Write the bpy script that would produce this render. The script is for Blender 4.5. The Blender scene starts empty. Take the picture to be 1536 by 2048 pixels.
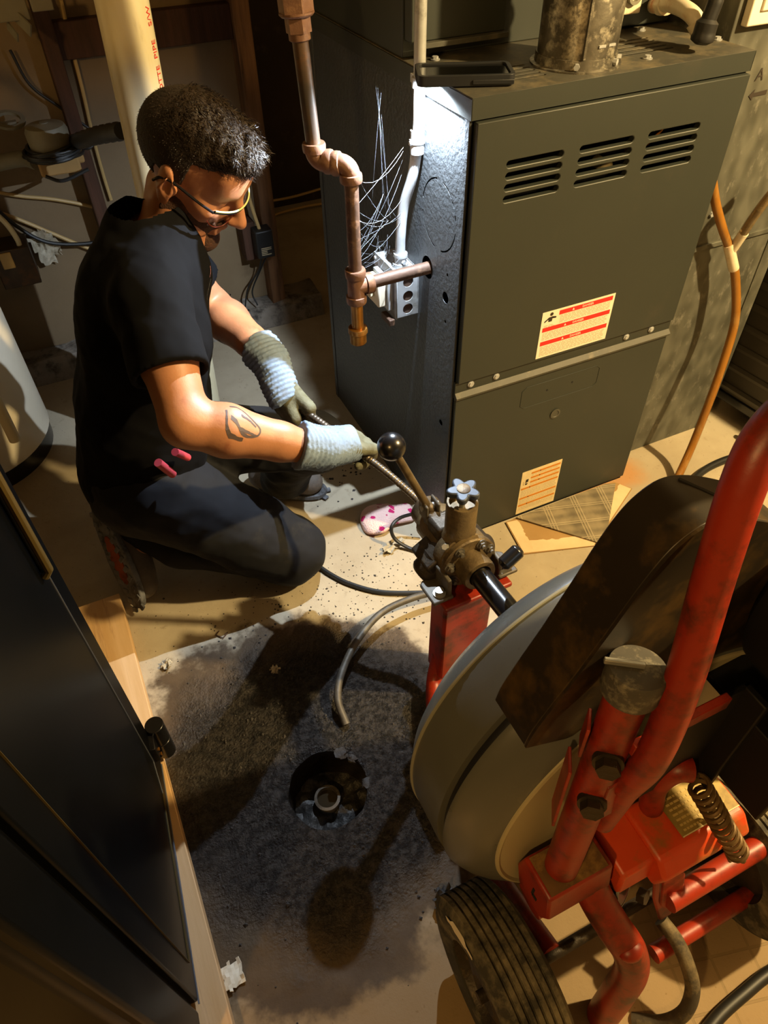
import bpy, bmesh, math, random
import numpy as np
from mathutils import Vector, Matrix, noise
from mathutils.geometry import tessellate_polygon
random.seed(7); np.random.seed(7)
sc = bpy.context.scene
COL = sc.collection
PI = math.pi

# ------------------------------------------------------------------ camera, world, lights, exposure
CAMLOC = np.array([-0.6787, -1.1071, 1.4640])
YAW, PITCH, ROLL, FOC = 0.4271, 0.8038, -0.0197, 1413.85
_f = np.array([math.sin(YAW)*math.cos(PITCH), math.cos(YAW)*math.cos(PITCH), -math.sin(PITCH)])
_r = np.array([math.cos(YAW), -math.sin(YAW), 0.0]); _u = np.cross(_r, _f)
CR = math.cos(ROLL)*_r + math.sin(ROLL)*_u
CU = -math.sin(ROLL)*_r + math.cos(ROLL)*_u
cam = bpy.data.cameras.new('camera'); camo = bpy.data.objects.new('camera', cam); COL.objects.link(camo)
camo.matrix_world = Matrix(((CR[0], CU[0], -_f[0], CAMLOC[0]), (CR[1], CU[1], -_f[1], CAMLOC[1]), (CR[2], CU[2], -_f[2], CAMLOC[2]), (0, 0, 0, 1)))
cam.sensor_fit = 'AUTO'; cam.sensor_width = 36.0; cam.lens = FOC*36.0/2048.0; cam.clip_start = 0.02
sc.camera = camo

wd = bpy.data.worlds.new('world'); sc.world = wd; wd.use_nodes = True
wd.node_tree.nodes['Background'].inputs[0].default_value = (0.02, 0.017, 0.013, 1)
wd.node_tree.nodes['Background'].inputs[1].default_value = 1.0

def lamp(name, kind, loc, power, color, **kw):
    l = bpy.data.lights.new(name, kind); l.energy = power; l.color = color
    for k, v in kw.items(): setattr(l, k, v)
    o = bpy.data.objects.new(name, l); COL.objects.link(o); o.location = loc
    return o
# the basement's bare bulb, behind and to the right of the photographer
WARM = lamp('bulb_light', 'POINT', (1.25, -1.2, 2.12), 430.0, (1.0, 0.73, 0.34), shadow_soft_size=0.035)
# a second, weaker bulb further back on the left
WARM2 = lamp('bulb_light', 'POINT', (-1.6, -1.6, 1.9), 56.0, (1.0, 0.60, 0.20), shadow_soft_size=0.05)
# torch of the phone lying on the furnace
LEDPOS = (-0.022, 0.106, 1.094)
LED = lamp('phone_torch_light', 'SPOT', LEDPOS, 60.0, (0.74, 0.86, 1.0), shadow_soft_size=0.004, spot_size=math.radians(168), spot_blend=0.6)
LED.rotation_euler = (0, math.radians(9), 0)

vs = sc.view_settings
vs.view_transform = 'Standard'; vs.look = 'None'; vs.gamma = 1.0; vs.use_curve_mapping = False; vs.exposure = 0.0

# ------------------------------------------------------------------ helpers: placing
def ray(x, y):
    return _f + CR*((x-768)/FOC) + CU*((1024-y)/FOC)
def onz(x, y, z=0.0):
    d = ray(x, y); return Vector(CAMLOC + d*((z-CAMLOC[2])/d[2]))
def ony(x, y, Y):
    d = ray(x, y); return Vector(CAMLOC + d*((Y-CAMLOC[1])/d[1]))
def onx(x, y, X):
    d = ray(x, y); return Vector(CAMLOC + d*((X-CAMLOC[0])/d[0]))
def dep(x, y, t):
    return Vector(CAMLOC + ray(x, y)*t)
V = Vector

# ------------------------------------------------------------------ helpers: materials
def lin(h):
    if isinstance(h, (tuple, list)): c = [v/255.0 for v in h]
    else: c = [int(h[i:i+2], 16)/255.0 for i in (1, 3, 5)]
    return tuple((v/12.92 if v <= .04045 else ((v+.055)/1.055)**2.4) for v in c) + (1,)
MATS = {}
def mat(name, c1, c2=None, rough=.5, metal=0.0, nscale=8.0, dirt=None, dscale=5.0, damt=.5, bump=0.0, bscale=40.0, rvar=0.0,
        spec=.5, emit=None, estr=0.0, trans=0.0, coat=0.0, detail=4.0, stretch=None, sss=0.0, kind='noise'):
    m = bpy.data.materials.new(name); m.use_nodes = True; MATS[name] = m
    nt = m.node_tree; N = nt.nodes; L = nt.links; b = N['Principled BSDF']
    tc = N.new('ShaderNodeTexCoord'); co = tc.outputs['Object']
    if stretch:
        mp = N.new('ShaderNodeMapping'); mp.inputs['Scale'].default_value = stretch; L.new(co, mp.inputs[0]); co = mp.outputs[0]
    c1 = lin(c1); c2 = lin(c2) if c2 else None
    def ns(scale, det=detail, rough_=.6):
        n = N.new('ShaderNodeTexNoise'); n.inputs['Scale'].default_value = scale; n.inputs['Detail'].default_value = det
        n.inputs['Roughness'].default_value = rough_; L.new(co, n.inputs['Vector']); return n
    def ramp(src, lo, hi):
        r = N.new('ShaderNodeMapRange'); r.inputs['From Min'].default_value = lo; r.inputs['From Max'].default_value = hi
        L.new(src, r.inputs['Value']); return r.outputs[0]
    def mix(fac, a, bb):
        x = N.new('ShaderNodeMix'); x.data_type = 'RGBA'
        L.new(fac, x.inputs[0])
        for s, v in ((x.inputs[6], a), (x.inputs[7], bb)):
            if isinstance(v, tuple): s.default_value = v
            else: L.new(v, s)
        return x.outputs[2]
    col = c1
    if c2:
        col = mix(ramp(ns(nscale).outputs[0], .35, .65), c1, c2)
    if dirt:
        d = ns(dscale, 6, .7); col = mix(ramp(d.outputs[0], .62-.3*damt, .80-.3*damt), col, lin(dirt))
    if isinstance(col, tuple): b.inputs['Base Color'].default_value = col
    else: L.new(col, b.inputs['Base Color'])
    b.inputs['Roughness'].default_value = rough; b.inputs['Metallic'].default_value = metal
    b.inputs['Specular IOR Level'].default_value = spec
    if rvar:
        rr = N.new('ShaderNodeMapRange'); rr.inputs['From Min'].default_value = .3; rr.inputs['From Max'].default_value = .7
        rr.inputs['To Min'].default_value = max(.03, rough-rvar); rr.inputs['To Max'].default_value = min(1, rough+rvar)
        L.new(ns(nscale*1.7).outputs[0], rr.inputs['Value']); L.new(rr.outputs[0], b.inputs['Roughness'])
    if bump:
        bp = N.new('ShaderNodeBump'); bp.inputs['Strength'].default_value = bump; bp.inputs['Distance'].default_value = .01
        if kind == 'voronoi':
            vo = N.new('ShaderNodeTexVoronoi'); vo.inputs['Scale'].default_value = bscale; L.new(co, vo.inputs['Vector']); h = vo.outputs[0]
        else: h = ns(bscale, 5).outputs[0]
        L.new(h, bp.inputs['Height']); L.new(bp.outputs[0], b.inputs['Normal'])
    if emit: b.inputs['Emission Color'].default_value = lin(emit); b.inputs['Emission Strength'].default_value = estr
    if trans: b.inputs['Transmission Weight'].default_value = trans
    if coat: b.inputs['Coat Weight'].default_value = coat; b.inputs['Coat Roughness'].default_value = .15
    if sss: b.inputs['Subsurface Weight'].default_value = sss; b.inputs['Subsurface Radius'].default_value = (.012, .005, .003)
    return m

# ------------------------------------------------------------------ helpers: meshes
def basis(axis, up=None):
    a = V(axis).normalized()
    ref = V(up) if up is not None else (V((0, 0, 1)) if abs(a.z) < .95 else V((1, 0, 0)))
    x = ref.cross(a)
    if x.length < 1e-6: x = V((1, 0, 0)).cross(a)
    x.normalize(); y = a.cross(x); return x, y, a

class B:
    """collects shapes of ONE part in world coordinates"""
    def __init__(s): s.v = []; s.f = []
    def add(s, vs, fs):
        o = len(s.v); s.v += [V(p) for p in vs]; s.f += [tuple(i+o for i in f) for f in fs]; return s
    def box(s, c, size, ax=None):
        x, y, z = ax if ax else (V((1, 0, 0)), V((0, 1, 0)), V((0, 0, 1)))
        c = V(c); hx, hy, hz = [q/2 for q in size]
        vs = [c+x*(i*hx)+y*(j*hy)+z*(k*hz) for i in (-1, 1) for j in (-1, 1) for k in (-1, 1)]
        return s.add(vs, [(0, 1, 3, 2), (4, 6, 7, 5), (0, 4, 5, 1), (2, 3, 7, 6), (0, 2, 6, 4), (1, 5, 7, 3)])
    def bx(s, x0, x1, y0, y1, z0, z1):
        return s.box(((x0+x1)/2, (y0+y1)/2, (z0+z1)/2), (x1-x0, y1-y0, z1-z0))
    def beam(s, p0, p1, w, h, up=(0, 0, 1)):
        p0 = V(p0); p1 = V(p1); x, y, a = basis(p1-p0, up)
        return s.box((p0+p1)/2, (w, h, (p1-p0).length), (x, y, a))
    def prism(s, poly, o, u, w, h):
        """poly: 2-D points in the frame (o,u,w), extruded by h along u x w"""
        o = V(o); u = V(u); w = V(w); n = u.cross(w).normalized(); k = len(poly)
        vs = [o+u*p[0]+w*p[1] for p in poly]+[o+u*p[0]+w*p[1]+n*h for p in poly]
        return s.add(vs, [tuple(range(k-1, -1, -1)), tuple(range(k, 2*k))]+[(i, (i+1) % k, k+(i+1) % k, k+i) for i in range(k)])
    def plate(s, outer, holes, o, u, w, h):
        """flat plate with real holes, thickness h along u x w"""
        o = V(o); u = V(u); w = V(w); n = u.cross(w).normalized()
        loops = [outer]+holes
        tris = tessellate_polygon([[V((p[0], p[1], 0)) for p in l] for l in loops])
        flat = [p for l in loops for p in l]; k = len(flat)
        vs = [o+u*p[0]+w*p[1] for p in flat]+[o+u*p[0]+w*p[1]+n*h for p in flat]
        fs = []
        for t in tris:
            a, b_, c = [flat[i] for i in t]
            if (b_[0]-a[0])*(c[1]-a[1])-(b_[1]-a[1])*(c[0]-a[0]) < 0: t = t[::-1]
            fs.append(tuple(i+k for i in t)); fs.append(tuple(t[::-1]))
        i0 = 0
        for l in loops:
            m = len(l)
            for i in range(m): fs.append((i0+i, i0+(i+1) % m, k+i0+(i+1) % m, k+i0+i))
            i0 += m
        return s.add(vs, fs)
    def tube(s, pts, r, n=12, radii=None, caps=True, closed=False):
        pts = [V(p) for p in pts]; m = len(pts); vs = []; fs = []
        t0 = (pts[1]-pts[0]).normalized(); x, y, _ = basis(t0)
        for i, p in enumerate(pts):
            if closed: t = pts[(i+1) % m]-pts[i-1]
            else: t = pts[min(i+1, m-1)]-pts[max(i-1, 0)]
            t.normalize(); x = (x-t*x.dot(t)).normalized(); y = t.cross(x)
            rr = radii[i] if radii else r
            for j in range(n):
                a = 2*PI*j/n; vs.append(p+x*(rr*math.cos(a))+y*(rr*math.sin(a)))
        for i in range(m if closed else m-1):
            for j in range(n):
                a, b_ = i*n+j, i*n+(j+1) % n; c, d = ((i+1) % m)*n+(j+1) % n, ((i+1) % m)*n+j
                fs.append((a, b_, c, d))
        if caps and not closed: fs += [tuple(range(n-1, -1, -1)), tuple(range((m-1)*n, m*n))]
        return s.add(vs, fs)
    def cyl(s, p0, p1, r, r2=None, n=20):
        return s.tube([p0, p1], r, n, [r, r if r2 is None else r2])
    def lathe(s, prof, o, axis, n=32, closed=False):
        """prof: (radius, distance along axis)"""
        o = V(o); x, y, a = basis(axis); vs = []; fs = []; m = len(prof)
        for r, h in prof:
            for j in range(n):
                t = 2*PI*j/n; vs.append(o+a*h+x*(max(r, 1e-5)*math.cos(t))+y*(max(r, 1e-5)*math.sin(t)))
        for i in range(m if closed else m-1):
            for j in range(n):
                fs.append((i*n+j, i*n+(j+1) % n, ((i+1) % m)*n+(j+1) % n, ((i+1) % m)*n+j))
        if not closed: fs += [tuple(range(n-1, -1, -1)), tuple(range((m-1)*n, m*n))]
        return s.add(vs, fs)
    def ball(s, c, r, n=20, m=12):
        c = V(c); r = (r, r, r) if not hasattr(r, '__len__') else r
        vs = [c+V((0, 0, r[2]))]; fs = []
        for i in range(1, m):
            a = PI*i/m
            for j in range(n):
                t = 2*PI*j/n; vs.append(c+V((r[0]*math.sin(a)*math.cos(t), r[1]*math.sin(a)*math.sin(t), r[2]*math.cos(a))))
        vs.append(c-V((0, 0, r[2]))); e = len(vs)-1
        for j in range(n): fs.append((0, 1+j, 1+(j+1) % n)); fs.append((e, e-n+(j+1) % n, e-n+j))
        for i in range(m-2):
            for j in range(n): fs.append((1+i*n+j, 1+(i+1)*n+j, 1+(i+1)*n+(j+1) % n, 1+i*n+(j+1) % n))
        return s.add(vs, fs)
    def hexb(s, c, axis, r, h):
        c = V(c); x, y, a = basis(axis)
        return s.prism([(r*math.cos(PI/3*i), r*math.sin(PI/3*i)) for i in range(6)], c, x, y, h)

WLOC = {}
def empty(name, loc, label=None, cat=None, group=None):
    o = bpy.data.objects.new(name, None); COL.objects.link(o); o.location = loc; o.empty_display_size = .05
    WLOC[o.name] = V(loc)
    if label: o['label'] = label
    if cat: o['category'] = cat
    if group: o['group'] = group
    return o
def fin(o, origin, parent):
    WLOC[o.name] = V(origin)
    o.location = V(origin)-(WLOC[parent.name] if parent else V())
    if parent: o.parent = parent
def mk(name, b, m, parent=None, label=None, cat=None, group=None, kind=None, bevel=0, smooth=35, seg=2, fixn=True):
    vs = [V(p) for p in b.v]
    xs = [p.x for p in vs]; ys = [p.y for p in vs]; zs = [p.z for p in vs]
    org = V(((min(xs)+max(xs))/2, (min(ys)+max(ys))/2, min(zs)))
    me = bpy.data.meshes.new(name)
    me.from_pydata([tuple(p-org) for p in vs], [], b.f)
    if fixn:
        bm = bmesh.new(); bm.from_mesh(me); bmesh.ops.recalc_face_normals(bm, faces=bm.faces); bm.to_mesh(me); bm.free()
    me.materials.append(MATS[m] if isinstance(m, str) else m)
    if smooth:
        me.shade_smooth(); me.set_sharp_from_angle(angle=math.radians(smooth))
    o = bpy.data.objects.new(name, me); COL.objects.link(o); fin(o, org, parent)
    if bevel:
        md = o.modifiers.new('bevel', 'BEVEL'); md.width = bevel; md.segments = seg; md.limit_method = 'ANGLE'; md.angle_limit = math.radians(40)
        md.harden_normals = False
    if label: o['label'] = label
    if cat: o['category'] = cat
    if group: o['group'] = group
    if kind: o['kind'] = kind
    return o
def copy_at(o, delta, parent=None):
    c = o.copy(); COL.objects.link(c); c.location = o.location+V(delta); WLOC[c.name] = WLOC[o.name]+V(delta)
    if parent:
        c.parent = parent; c.location = WLOC[c.name]-WLOC[parent.name]
    return c
def text(name, body, m, origin, u, w, size, parent, extrude=.0002, align='CENTER'):
    """flat lettering at origin with reading direction u and up w"""
    cu = bpy.data.curves.new(name, 'FONT'); cu.body = body; cu.size = size; cu.extrude = extrude; cu.align_x = align; cu.align_y = 'CENTER'
    cu.materials.append(MATS[m])
    tmp = bpy.data.objects.new(name+'_curve', cu); me = bpy.data.meshes.new_from_object(tmp); bpy.data.objects.remove(tmp); bpy.data.curves.remove(cu)
    o = bpy.data.objects.new(name, me); COL.objects.link(o)
    u = V(u).normalized(); w = V(w); w = (w-u*w.dot(u)).normalized(); n = u.cross(w)
    o.rotation_euler = Matrix(((u.x, w.x, n.x), (u.y, w.y, n.y), (u.z, w.z, n.z))).to_euler()
    fin(o, origin, parent); return o
def spline(pts, k=10):
    """Catmull-Rom through pts"""
    P = [V(p) for p in pts]; out = []
    Q = [P[0]*2-P[1]]+P+[P[-1]*2-P[-2]]
    for i in range(1, len(Q)-2):
        a, b_, c, d = Q[i-1], Q[i], Q[i+1], Q[i+2]
        for j in range(k):
            t = j/k
            out.append(.5*((2*b_)+(c-a)*t+(2*a-5*b_+4*c-d)*t*t+(3*b_-a-3*c+d)*t**3))
    out.append(P[-1]); return out
def circ(cx, cy, r, n=24, ry=None):
    return [(cx+r*math.cos(2*PI*i/n), cy+(ry or r)*math.sin(2*PI*i/n)) for i in range(n)]
def slot(cx, cy, w, h, n=5):
    r = h/2; o = []
    for i in range(n+1): a = -PI/2+PI*i/n; o.append((cx+w/2-r+r*math.cos(a), cy+r*math.sin(a)))
    for i in range(n+1): a = PI/2+PI*i/n; o.append((cx-w/2+r+r*math.cos(a), cy+r*math.sin(a)))
    return o
def rect(x0, y0, x1, y1): return [(x0, y0), (x1, y0), (x1, y1), (x0, y1)]
def arc(c, a, b_, r, t0, t1, k=8):
    """points on an arc about c from direction a towards b_"""
    c = V(c); a = V(a).normalized(); b_ = V(b_).normalized()
    return [c+a*(r*math.cos(t0+(t1-t0)*i/k))+b_*(r*math.sin(t0+(t1-t0)*i/k)) for i in range(k+1)]

# ------------------------------------------------------------------ materials
mat('drywall', '#7f6c51', '#756247', .85, nscale=3, dirt='#5f4d36', dscale=4, damt=.1, bump=.15, bscale=25)
mat('dark_board', '#35261b', '#271b13', .85, nscale=4, dirt='#4a3a2b', dscale=9, damt=.2)
mat('stud_wood', '#7d5a3a', '#64462b', .75, nscale=6, stretch=(9, 9, .8), dirt='#3f2a1a', dscale=3, damt=.25, bump=.2, bscale=20)
mat('dark_wood', '#4a2d1c', '#38210f', .8, nscale=6, stretch=(9, 9, .8), bump=.2, bscale=20)
mat('pale_concrete', '#8f877c', '#756c60', .9, nscale=9, dirt='#3a332b', dscale=14, damt=.5, bump=.6, bscale=30)
mat('furnace', '#2c302a', '#292d28', .5, nscale=2.5, dirt='#34342d', dscale=7, damt=.08, bump=.02, bscale=300)
mat('furnace_side', '#3a3d3f', '#333638', .42, nscale=5, bump=.3, bscale=95, detail=2)
mat('furnace_top', '#45433a', '#383730', .6, nscale=7, dirt='#645b47', dscale=12, damt=.5, bump=.08, bscale=90)
mat('furnace_edge', '#47463d', '#3e3d34', .6, nscale=18, dirt='#635c4a', dscale=25, damt=.2)
mat('bare_wall', '#6b5f4f', '#5e5343', .9, nscale=2)
mat('black_void', '#0c0b0a', None, .9)
mat('zinc', '#b3b5b6', '#9b9d9d', .5, .3, nscale=20, dirt='#6b665a', dscale=10, damt=.3)
mat('galv', '#68685e', '#4e4e45', .5, .3, nscale=22, stretch=(1, 1, .55), dirt='#86847a', dscale=38, damt=.2, rvar=.12, detail=1)
mat('flue_metal', '#7a7569', '#403d36', .42, .7, nscale=14, dirt='#c9c2ae', dscale=30, damt=.4, bump=.1, bscale=40)
mat('iron', '#574031', '#443125', .6, .3, nscale=24, dirt='#8a6a52', dscale=30, damt=.3, bump=.1, bscale=90)
mat('iron_black', '#3a332d', '#54402f', .45, .4, nscale=14, dirt='#6e4a2e', dscale=16, damt=.3)
mat('iron_fitting', '#6e4e3b', '#5c402f', .55, .25, nscale=28, dirt='#86654a', dscale=40, damt=.3, bump=.12, bscale=80)
mat('brass', '#9a6a2c', '#744c1c', .35, .7, nscale=20)
mat('phone', '#16181c', None, .5)
mat('phone_glass', '#050607', None, .12)
mat('led', '#ffffff', None, .4, emit='#dfeaff', estr=60)
mat('white_print', '#e2d8c2', '#d8cdb4', .6, nscale=9)
mat('red_print', '#d5261c', None, .6)
mat('orange_print', '#c07a1e', None, .6)
mat('cream_print', '#d8c79c', '#cdbb8e', .6, nscale=60)
mat('dark_print', '#2a2118', None, .7)
mat('grey_print', '#a79878', None, .7)
mat('black_rubber', '#141414', '#1c1b19', .5, nscale=20)
mat('dusty_rubber', '#3b3325', '#2a251b', .75, nscale=14, dirt='#6e6044', dscale=18, damt=.5, bump=.15, bscale=70)
mat('black_metal', '#111113', None, .25, spec=.6)
mat('black_metal_matte', '#0b0b0c', None, .6, spec=.3)
mat('safe_paint', '#050607', '#07080a', .32, nscale=6, spec=.06)
mat('gold_line', '#5a4c28', None, .4, .5)
mat('silver_line', '#737884', None, .4, .5)
mat('pine', '#d4b184', '#c69f6c', .65, nscale=5, stretch=(6, .5, 6), dirt='#8a5f34', dscale=4, damt=.1, bump=.05, bscale=30)
mat('pvc', '#d8cfb0', '#cdc19c', .4, nscale=3, stretch=(6, 6, 1), dirt='#a39468', dscale=3, damt=0)
mat('white_pvc', '#d9cfb8', '#c9b898', .4, nscale=12, dirt='#b0602a', dscale=13, damt=.3)
mat('heater', '#cdc5b2', '#c4bba6', .4, nscale=4)
mat('cream_plastic', '#d8cfae', None, .5)
mat('amber_tube', '#a8742f', '#8d5a1c', .28, nscale=10, stretch=(1, 1, .4), dirt='#c09a5c', dscale=10, damt=.35, trans=.25)
mat('clear_tube', '#c9b48c', '#a58a5c', .15, nscale=14, trans=.6)
mat('grey_plastic', '#7d7866', '#6b6656', .6, nscale=8)
mat('romex', '#b79a63', None, .5)
mat('wrinkled_paper', '#b8b09c', '#948a74', .8, nscale=30, bump=.5, bscale=40)
mat('cardboard', '#a07f4e', '#957545', .85, nscale=8)
mat('masking', '#d8bd96', '#cdb088', .75, nscale=10, bump=.1, bscale=40)
mat('red_paint', '#93280e', '#771b08', .42, nscale=7, dirt='#3a1c0e', dscale=13, damt=.5, bump=.04, bscale=60)  # dark blotches are grime, strengthened to stand in for shade on the frame
mat('orange_paint', '#cc451c', '#b83a14', .4, nscale=7, dirt='#7a5a28', dscale=11, damt=.5, bump=.04, bscale=60)
mat('grime', '#6a4a24', '#543a1c', .7, nscale=16, dirt='#8c6a36', dscale=22, damt=.4)
mat('drum', '#5a5a54', '#52524b', .30, nscale=3, spec=.5, rvar=.05)
mat('drum_line', '#8a8878', None, .4)
mat('drum_groove', '#17171a', None, .5)
mat('drum_rim', '#a59a78', None, .45)
mat('cast', '#6b5a3c', '#473a27', .5, .35, nscale=14, dirt='#3a2e1e', dscale=17, damt=.5, bump=.2, bscale=60)
mat('cast_dark', '#3f362a', '#2c261e', .5, .5, nscale=14, dirt='#6e5c3e', dscale=14, damt=.3, bump=.25, bscale=50)
mat('steel', '#5e594f', '#433e36', .55, .3, nscale=25, dirt='#4a4030', dscale=22, damt=.4, bump=.08, bscale=80)
mat('bright_steel', '#8f8f8a', None, .4, .5)
mat('blue_steel', '#39404a', '#2e343c', .5, .3, nscale=20, dirt='#59616a', dscale=22, damt=.2)
mat('guard', '#241b0c', '#1c150a', .42, nscale=7, dirt='#4a3614', dscale=9, damt=.45)
mat('cap_grey', '#45413a', '#36332c', .6, nscale=24, dirt='#7b7564', dscale=60, damt=.4)
mat('tire', '#37342b', '#2a2822', .85, nscale=14, dirt='#7a715a', dscale=12, damt=.45, bump=.2, bscale=60)
mat('nameplate', '#a08a4c', '#7d6630', .5, .3, nscale=22, dirt='#5e4a1e', dscale=16, damt=.4)
mat('plate_ink', '#b59c5e', None, .6)
mat('spring_rust', '#6d5532', '#594426', .55, .4, nscale=30)
mat('cable_steel', '#6e655a', '#4f483e', .4, .6, nscale=40)
mat('sludge', '#2c2a28', '#1e1d1c', .55, nscale=20, bump=.8, bscale=30)
mat('wet_dark', '#15110e', '#241c16', .3, nscale=12, bump=.4, bscale=30)
mat('murky_water', '#2a241a', None, .06)
mat('clay_pipe', '#6a6256', '#47413a', .35, nscale=20, dirt='#26221e', dscale=14, damt=.5, bump=.3, bscale=50)
mat('rubble_grey', '#3c3835', '#2b2826', .7, nscale=20, bump=.8, bscale=40)
mat('cobweb', '#65686c', None, .8)
mat('chest_metal', '#4a463e', '#3d3a33', .45, .3, nscale=5)
mat('chrome', '#b9b4a8', None, .3, .9)

mat('skin', '#b37c58', '#a66f4d', .5, nscale=9, bump=.06, bscale=160, sss=.12, dirt='#8f543c', dscale=14, damt=.15)
mat('shirt', '#08080a', '#0b0b0d', .9, nscale=9, spec=.12)
mat('trousers', '#16171b', '#1b1c20', .85, nscale=6, spec=.25, dirt='#2c2a26', dscale=12, damt=.15)
mat('boot', '#6a6158', '#544b42', .7, nscale=16, dirt='#77695a', dscale=16, damt=.35, bump=.2, bscale=60)
mat('sole', '#7c7e82', '#606266', .8, nscale=24, dirt='#26211c', dscale=18, damt=.4)
mat('sole_red', '#9a4a20', '#7b3517', .75, nscale=20, dirt='#2c1c12', dscale=20, damt=.4)
mat('glove', '#6e7160', '#56553f', .85, nscale=30, dirt='#3d3526', dscale=20, damt=.5, bump=.2, bscale=160)
mat('glove_cuff', '#7f93ac', '#6f839c', .9, nscale=20, dirt='#6d7072', dscale=26, damt=.2, bump=.2, bscale=200)
mat('hair', '#1f150c', '#2b1d10', .75, nscale=40, bump=.4, bscale=160)
mat('hair_strand', '#2e2113', '#1c130b', .5, nscale=60)
mat('beard', '#4a2a18', '#37200f', .85, nscale=120, bump=.5, bscale=300)
mat('glasses_frame', '#15161a', None, .25)
mat('glasses_lime', '#c9cf8a', None, .3)
mat('lens', '#ffffff', None, .03)
nt_ = MATS['lens'].node_tree; mx_ = nt_.nodes.new('ShaderNodeMixShader'); tp_ = nt_.nodes.new('ShaderNodeBsdfTransparent'); tp_.inputs[0].default_value = (.86, .85, .84, 1); gs_ = nt_.nodes.new('ShaderNodeBsdfGlossy'); gs_.inputs['Roughness'].default_value = .03
mx_.inputs[0].default_value = .06; nt_.links.new(tp_.outputs[0], mx_.inputs[1]); nt_.links.new(gs_.outputs[0], mx_.inputs[2]); nt_.links.new(mx_.outputs[0], nt_.nodes['Material Output'].inputs['Surface'])
mat('lens_rim', '#6a2c20', None, .3)
mat('pink_grip', '#c0404a', None, .5)
mat('ink', '#4a3b36', None, .6)
mat('shirt_print', '#b9c4d0', None, .8)
mat('shirt_pink', '#b07a82', None, .8)
mat('shirt_tan', '#8d7a54', None, .8)

# plaid board: two families of pale threads over woven brown-grey
def plaid_mat():
    m = bpy.data.materials.new('plaid'); m.use_nodes = True; MATS['plaid'] = m
    nt = m.node_tree; N = nt.nodes; L = nt.links; b = N['Principled BSDF']; b.inputs['Roughness'].default_value = .7
    tc = N.new('ShaderNodeTexCoord'); mp = N.new('ShaderNodeMapping'); mp.inputs['Rotation'].default_value = (0, 0, math.radians(17)); L.new(tc.outputs['Object'], mp.inputs[0])
    sp = N.new('ShaderNodeSeparateXYZ'); L.new(mp.outputs[0], sp.inputs[0])
    def M(op, a, bb=None, c=None):
        n = N.new('ShaderNodeMath'); n.operation = op
        for i, v in enumerate((a, bb, c)):
            if v is None: continue
            if isinstance(v, (int, float)): n.inputs[i].default_value = v
            else: L.new(v, n.inputs[i])
        return n.outputs[0]
    def threads(coord, period, offs, wid):
        out = None
        for o in offs:
            f = M('FRACT', M('ADD', M('DIVIDE', coord, period), o)); t = M('LESS_THAN', f, wid)
            out = t if out is None else M('MAXIMUM', out, t)
        return out
    lx = threads(sp.outputs[0], .088, (.0, .09, .18), .035); ly = threads(sp.outputs[1], .062, (.0, .11), .05)
    bx_ = M('MULTIPLY', M('SINE', M('MULTIPLY', sp.outputs[1], 190.0)), .5); bx2 = M('MULTIPLY', M('SINE', M('MULTIPLY', sp.outputs[0], 71.0)), .5)
    n = N.new('ShaderNodeTexNoise'); n.inputs['Scale'].default_value = 40; L.new(mp.outputs[0], n.inputs['Vector'])
    band = M('ADD', M('MULTIPLY', M('ADD', bx_, bx2), .35), n.outputs[0])
    r = N.new('ShaderNodeMapRange'); r.inputs['From Min'].default_value = .1; r.inputs['From Max'].default_value = .9; L.new(band, r.inputs['Value'])
    x = N.new('ShaderNodeMix'); x.data_type = 'RGBA'; L.new(r.outputs[0], x.inputs[0]); x.inputs[6].default_value = lin('#5c5340'); x.inputs[7].default_value = lin('#85795f')
    y = N.new('ShaderNodeMix'); y.data_type = 'RGBA'; L.new(M('MULTIPLY', M('MAXIMUM', lx, ly), .38), y.inputs[0]); L.new(x.outputs[2], y.inputs[6]); y.inputs[7].default_value = lin('#c2b391')
    L.new(y.outputs[2], b.inputs['Base Color'])
plaid_mat()

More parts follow.
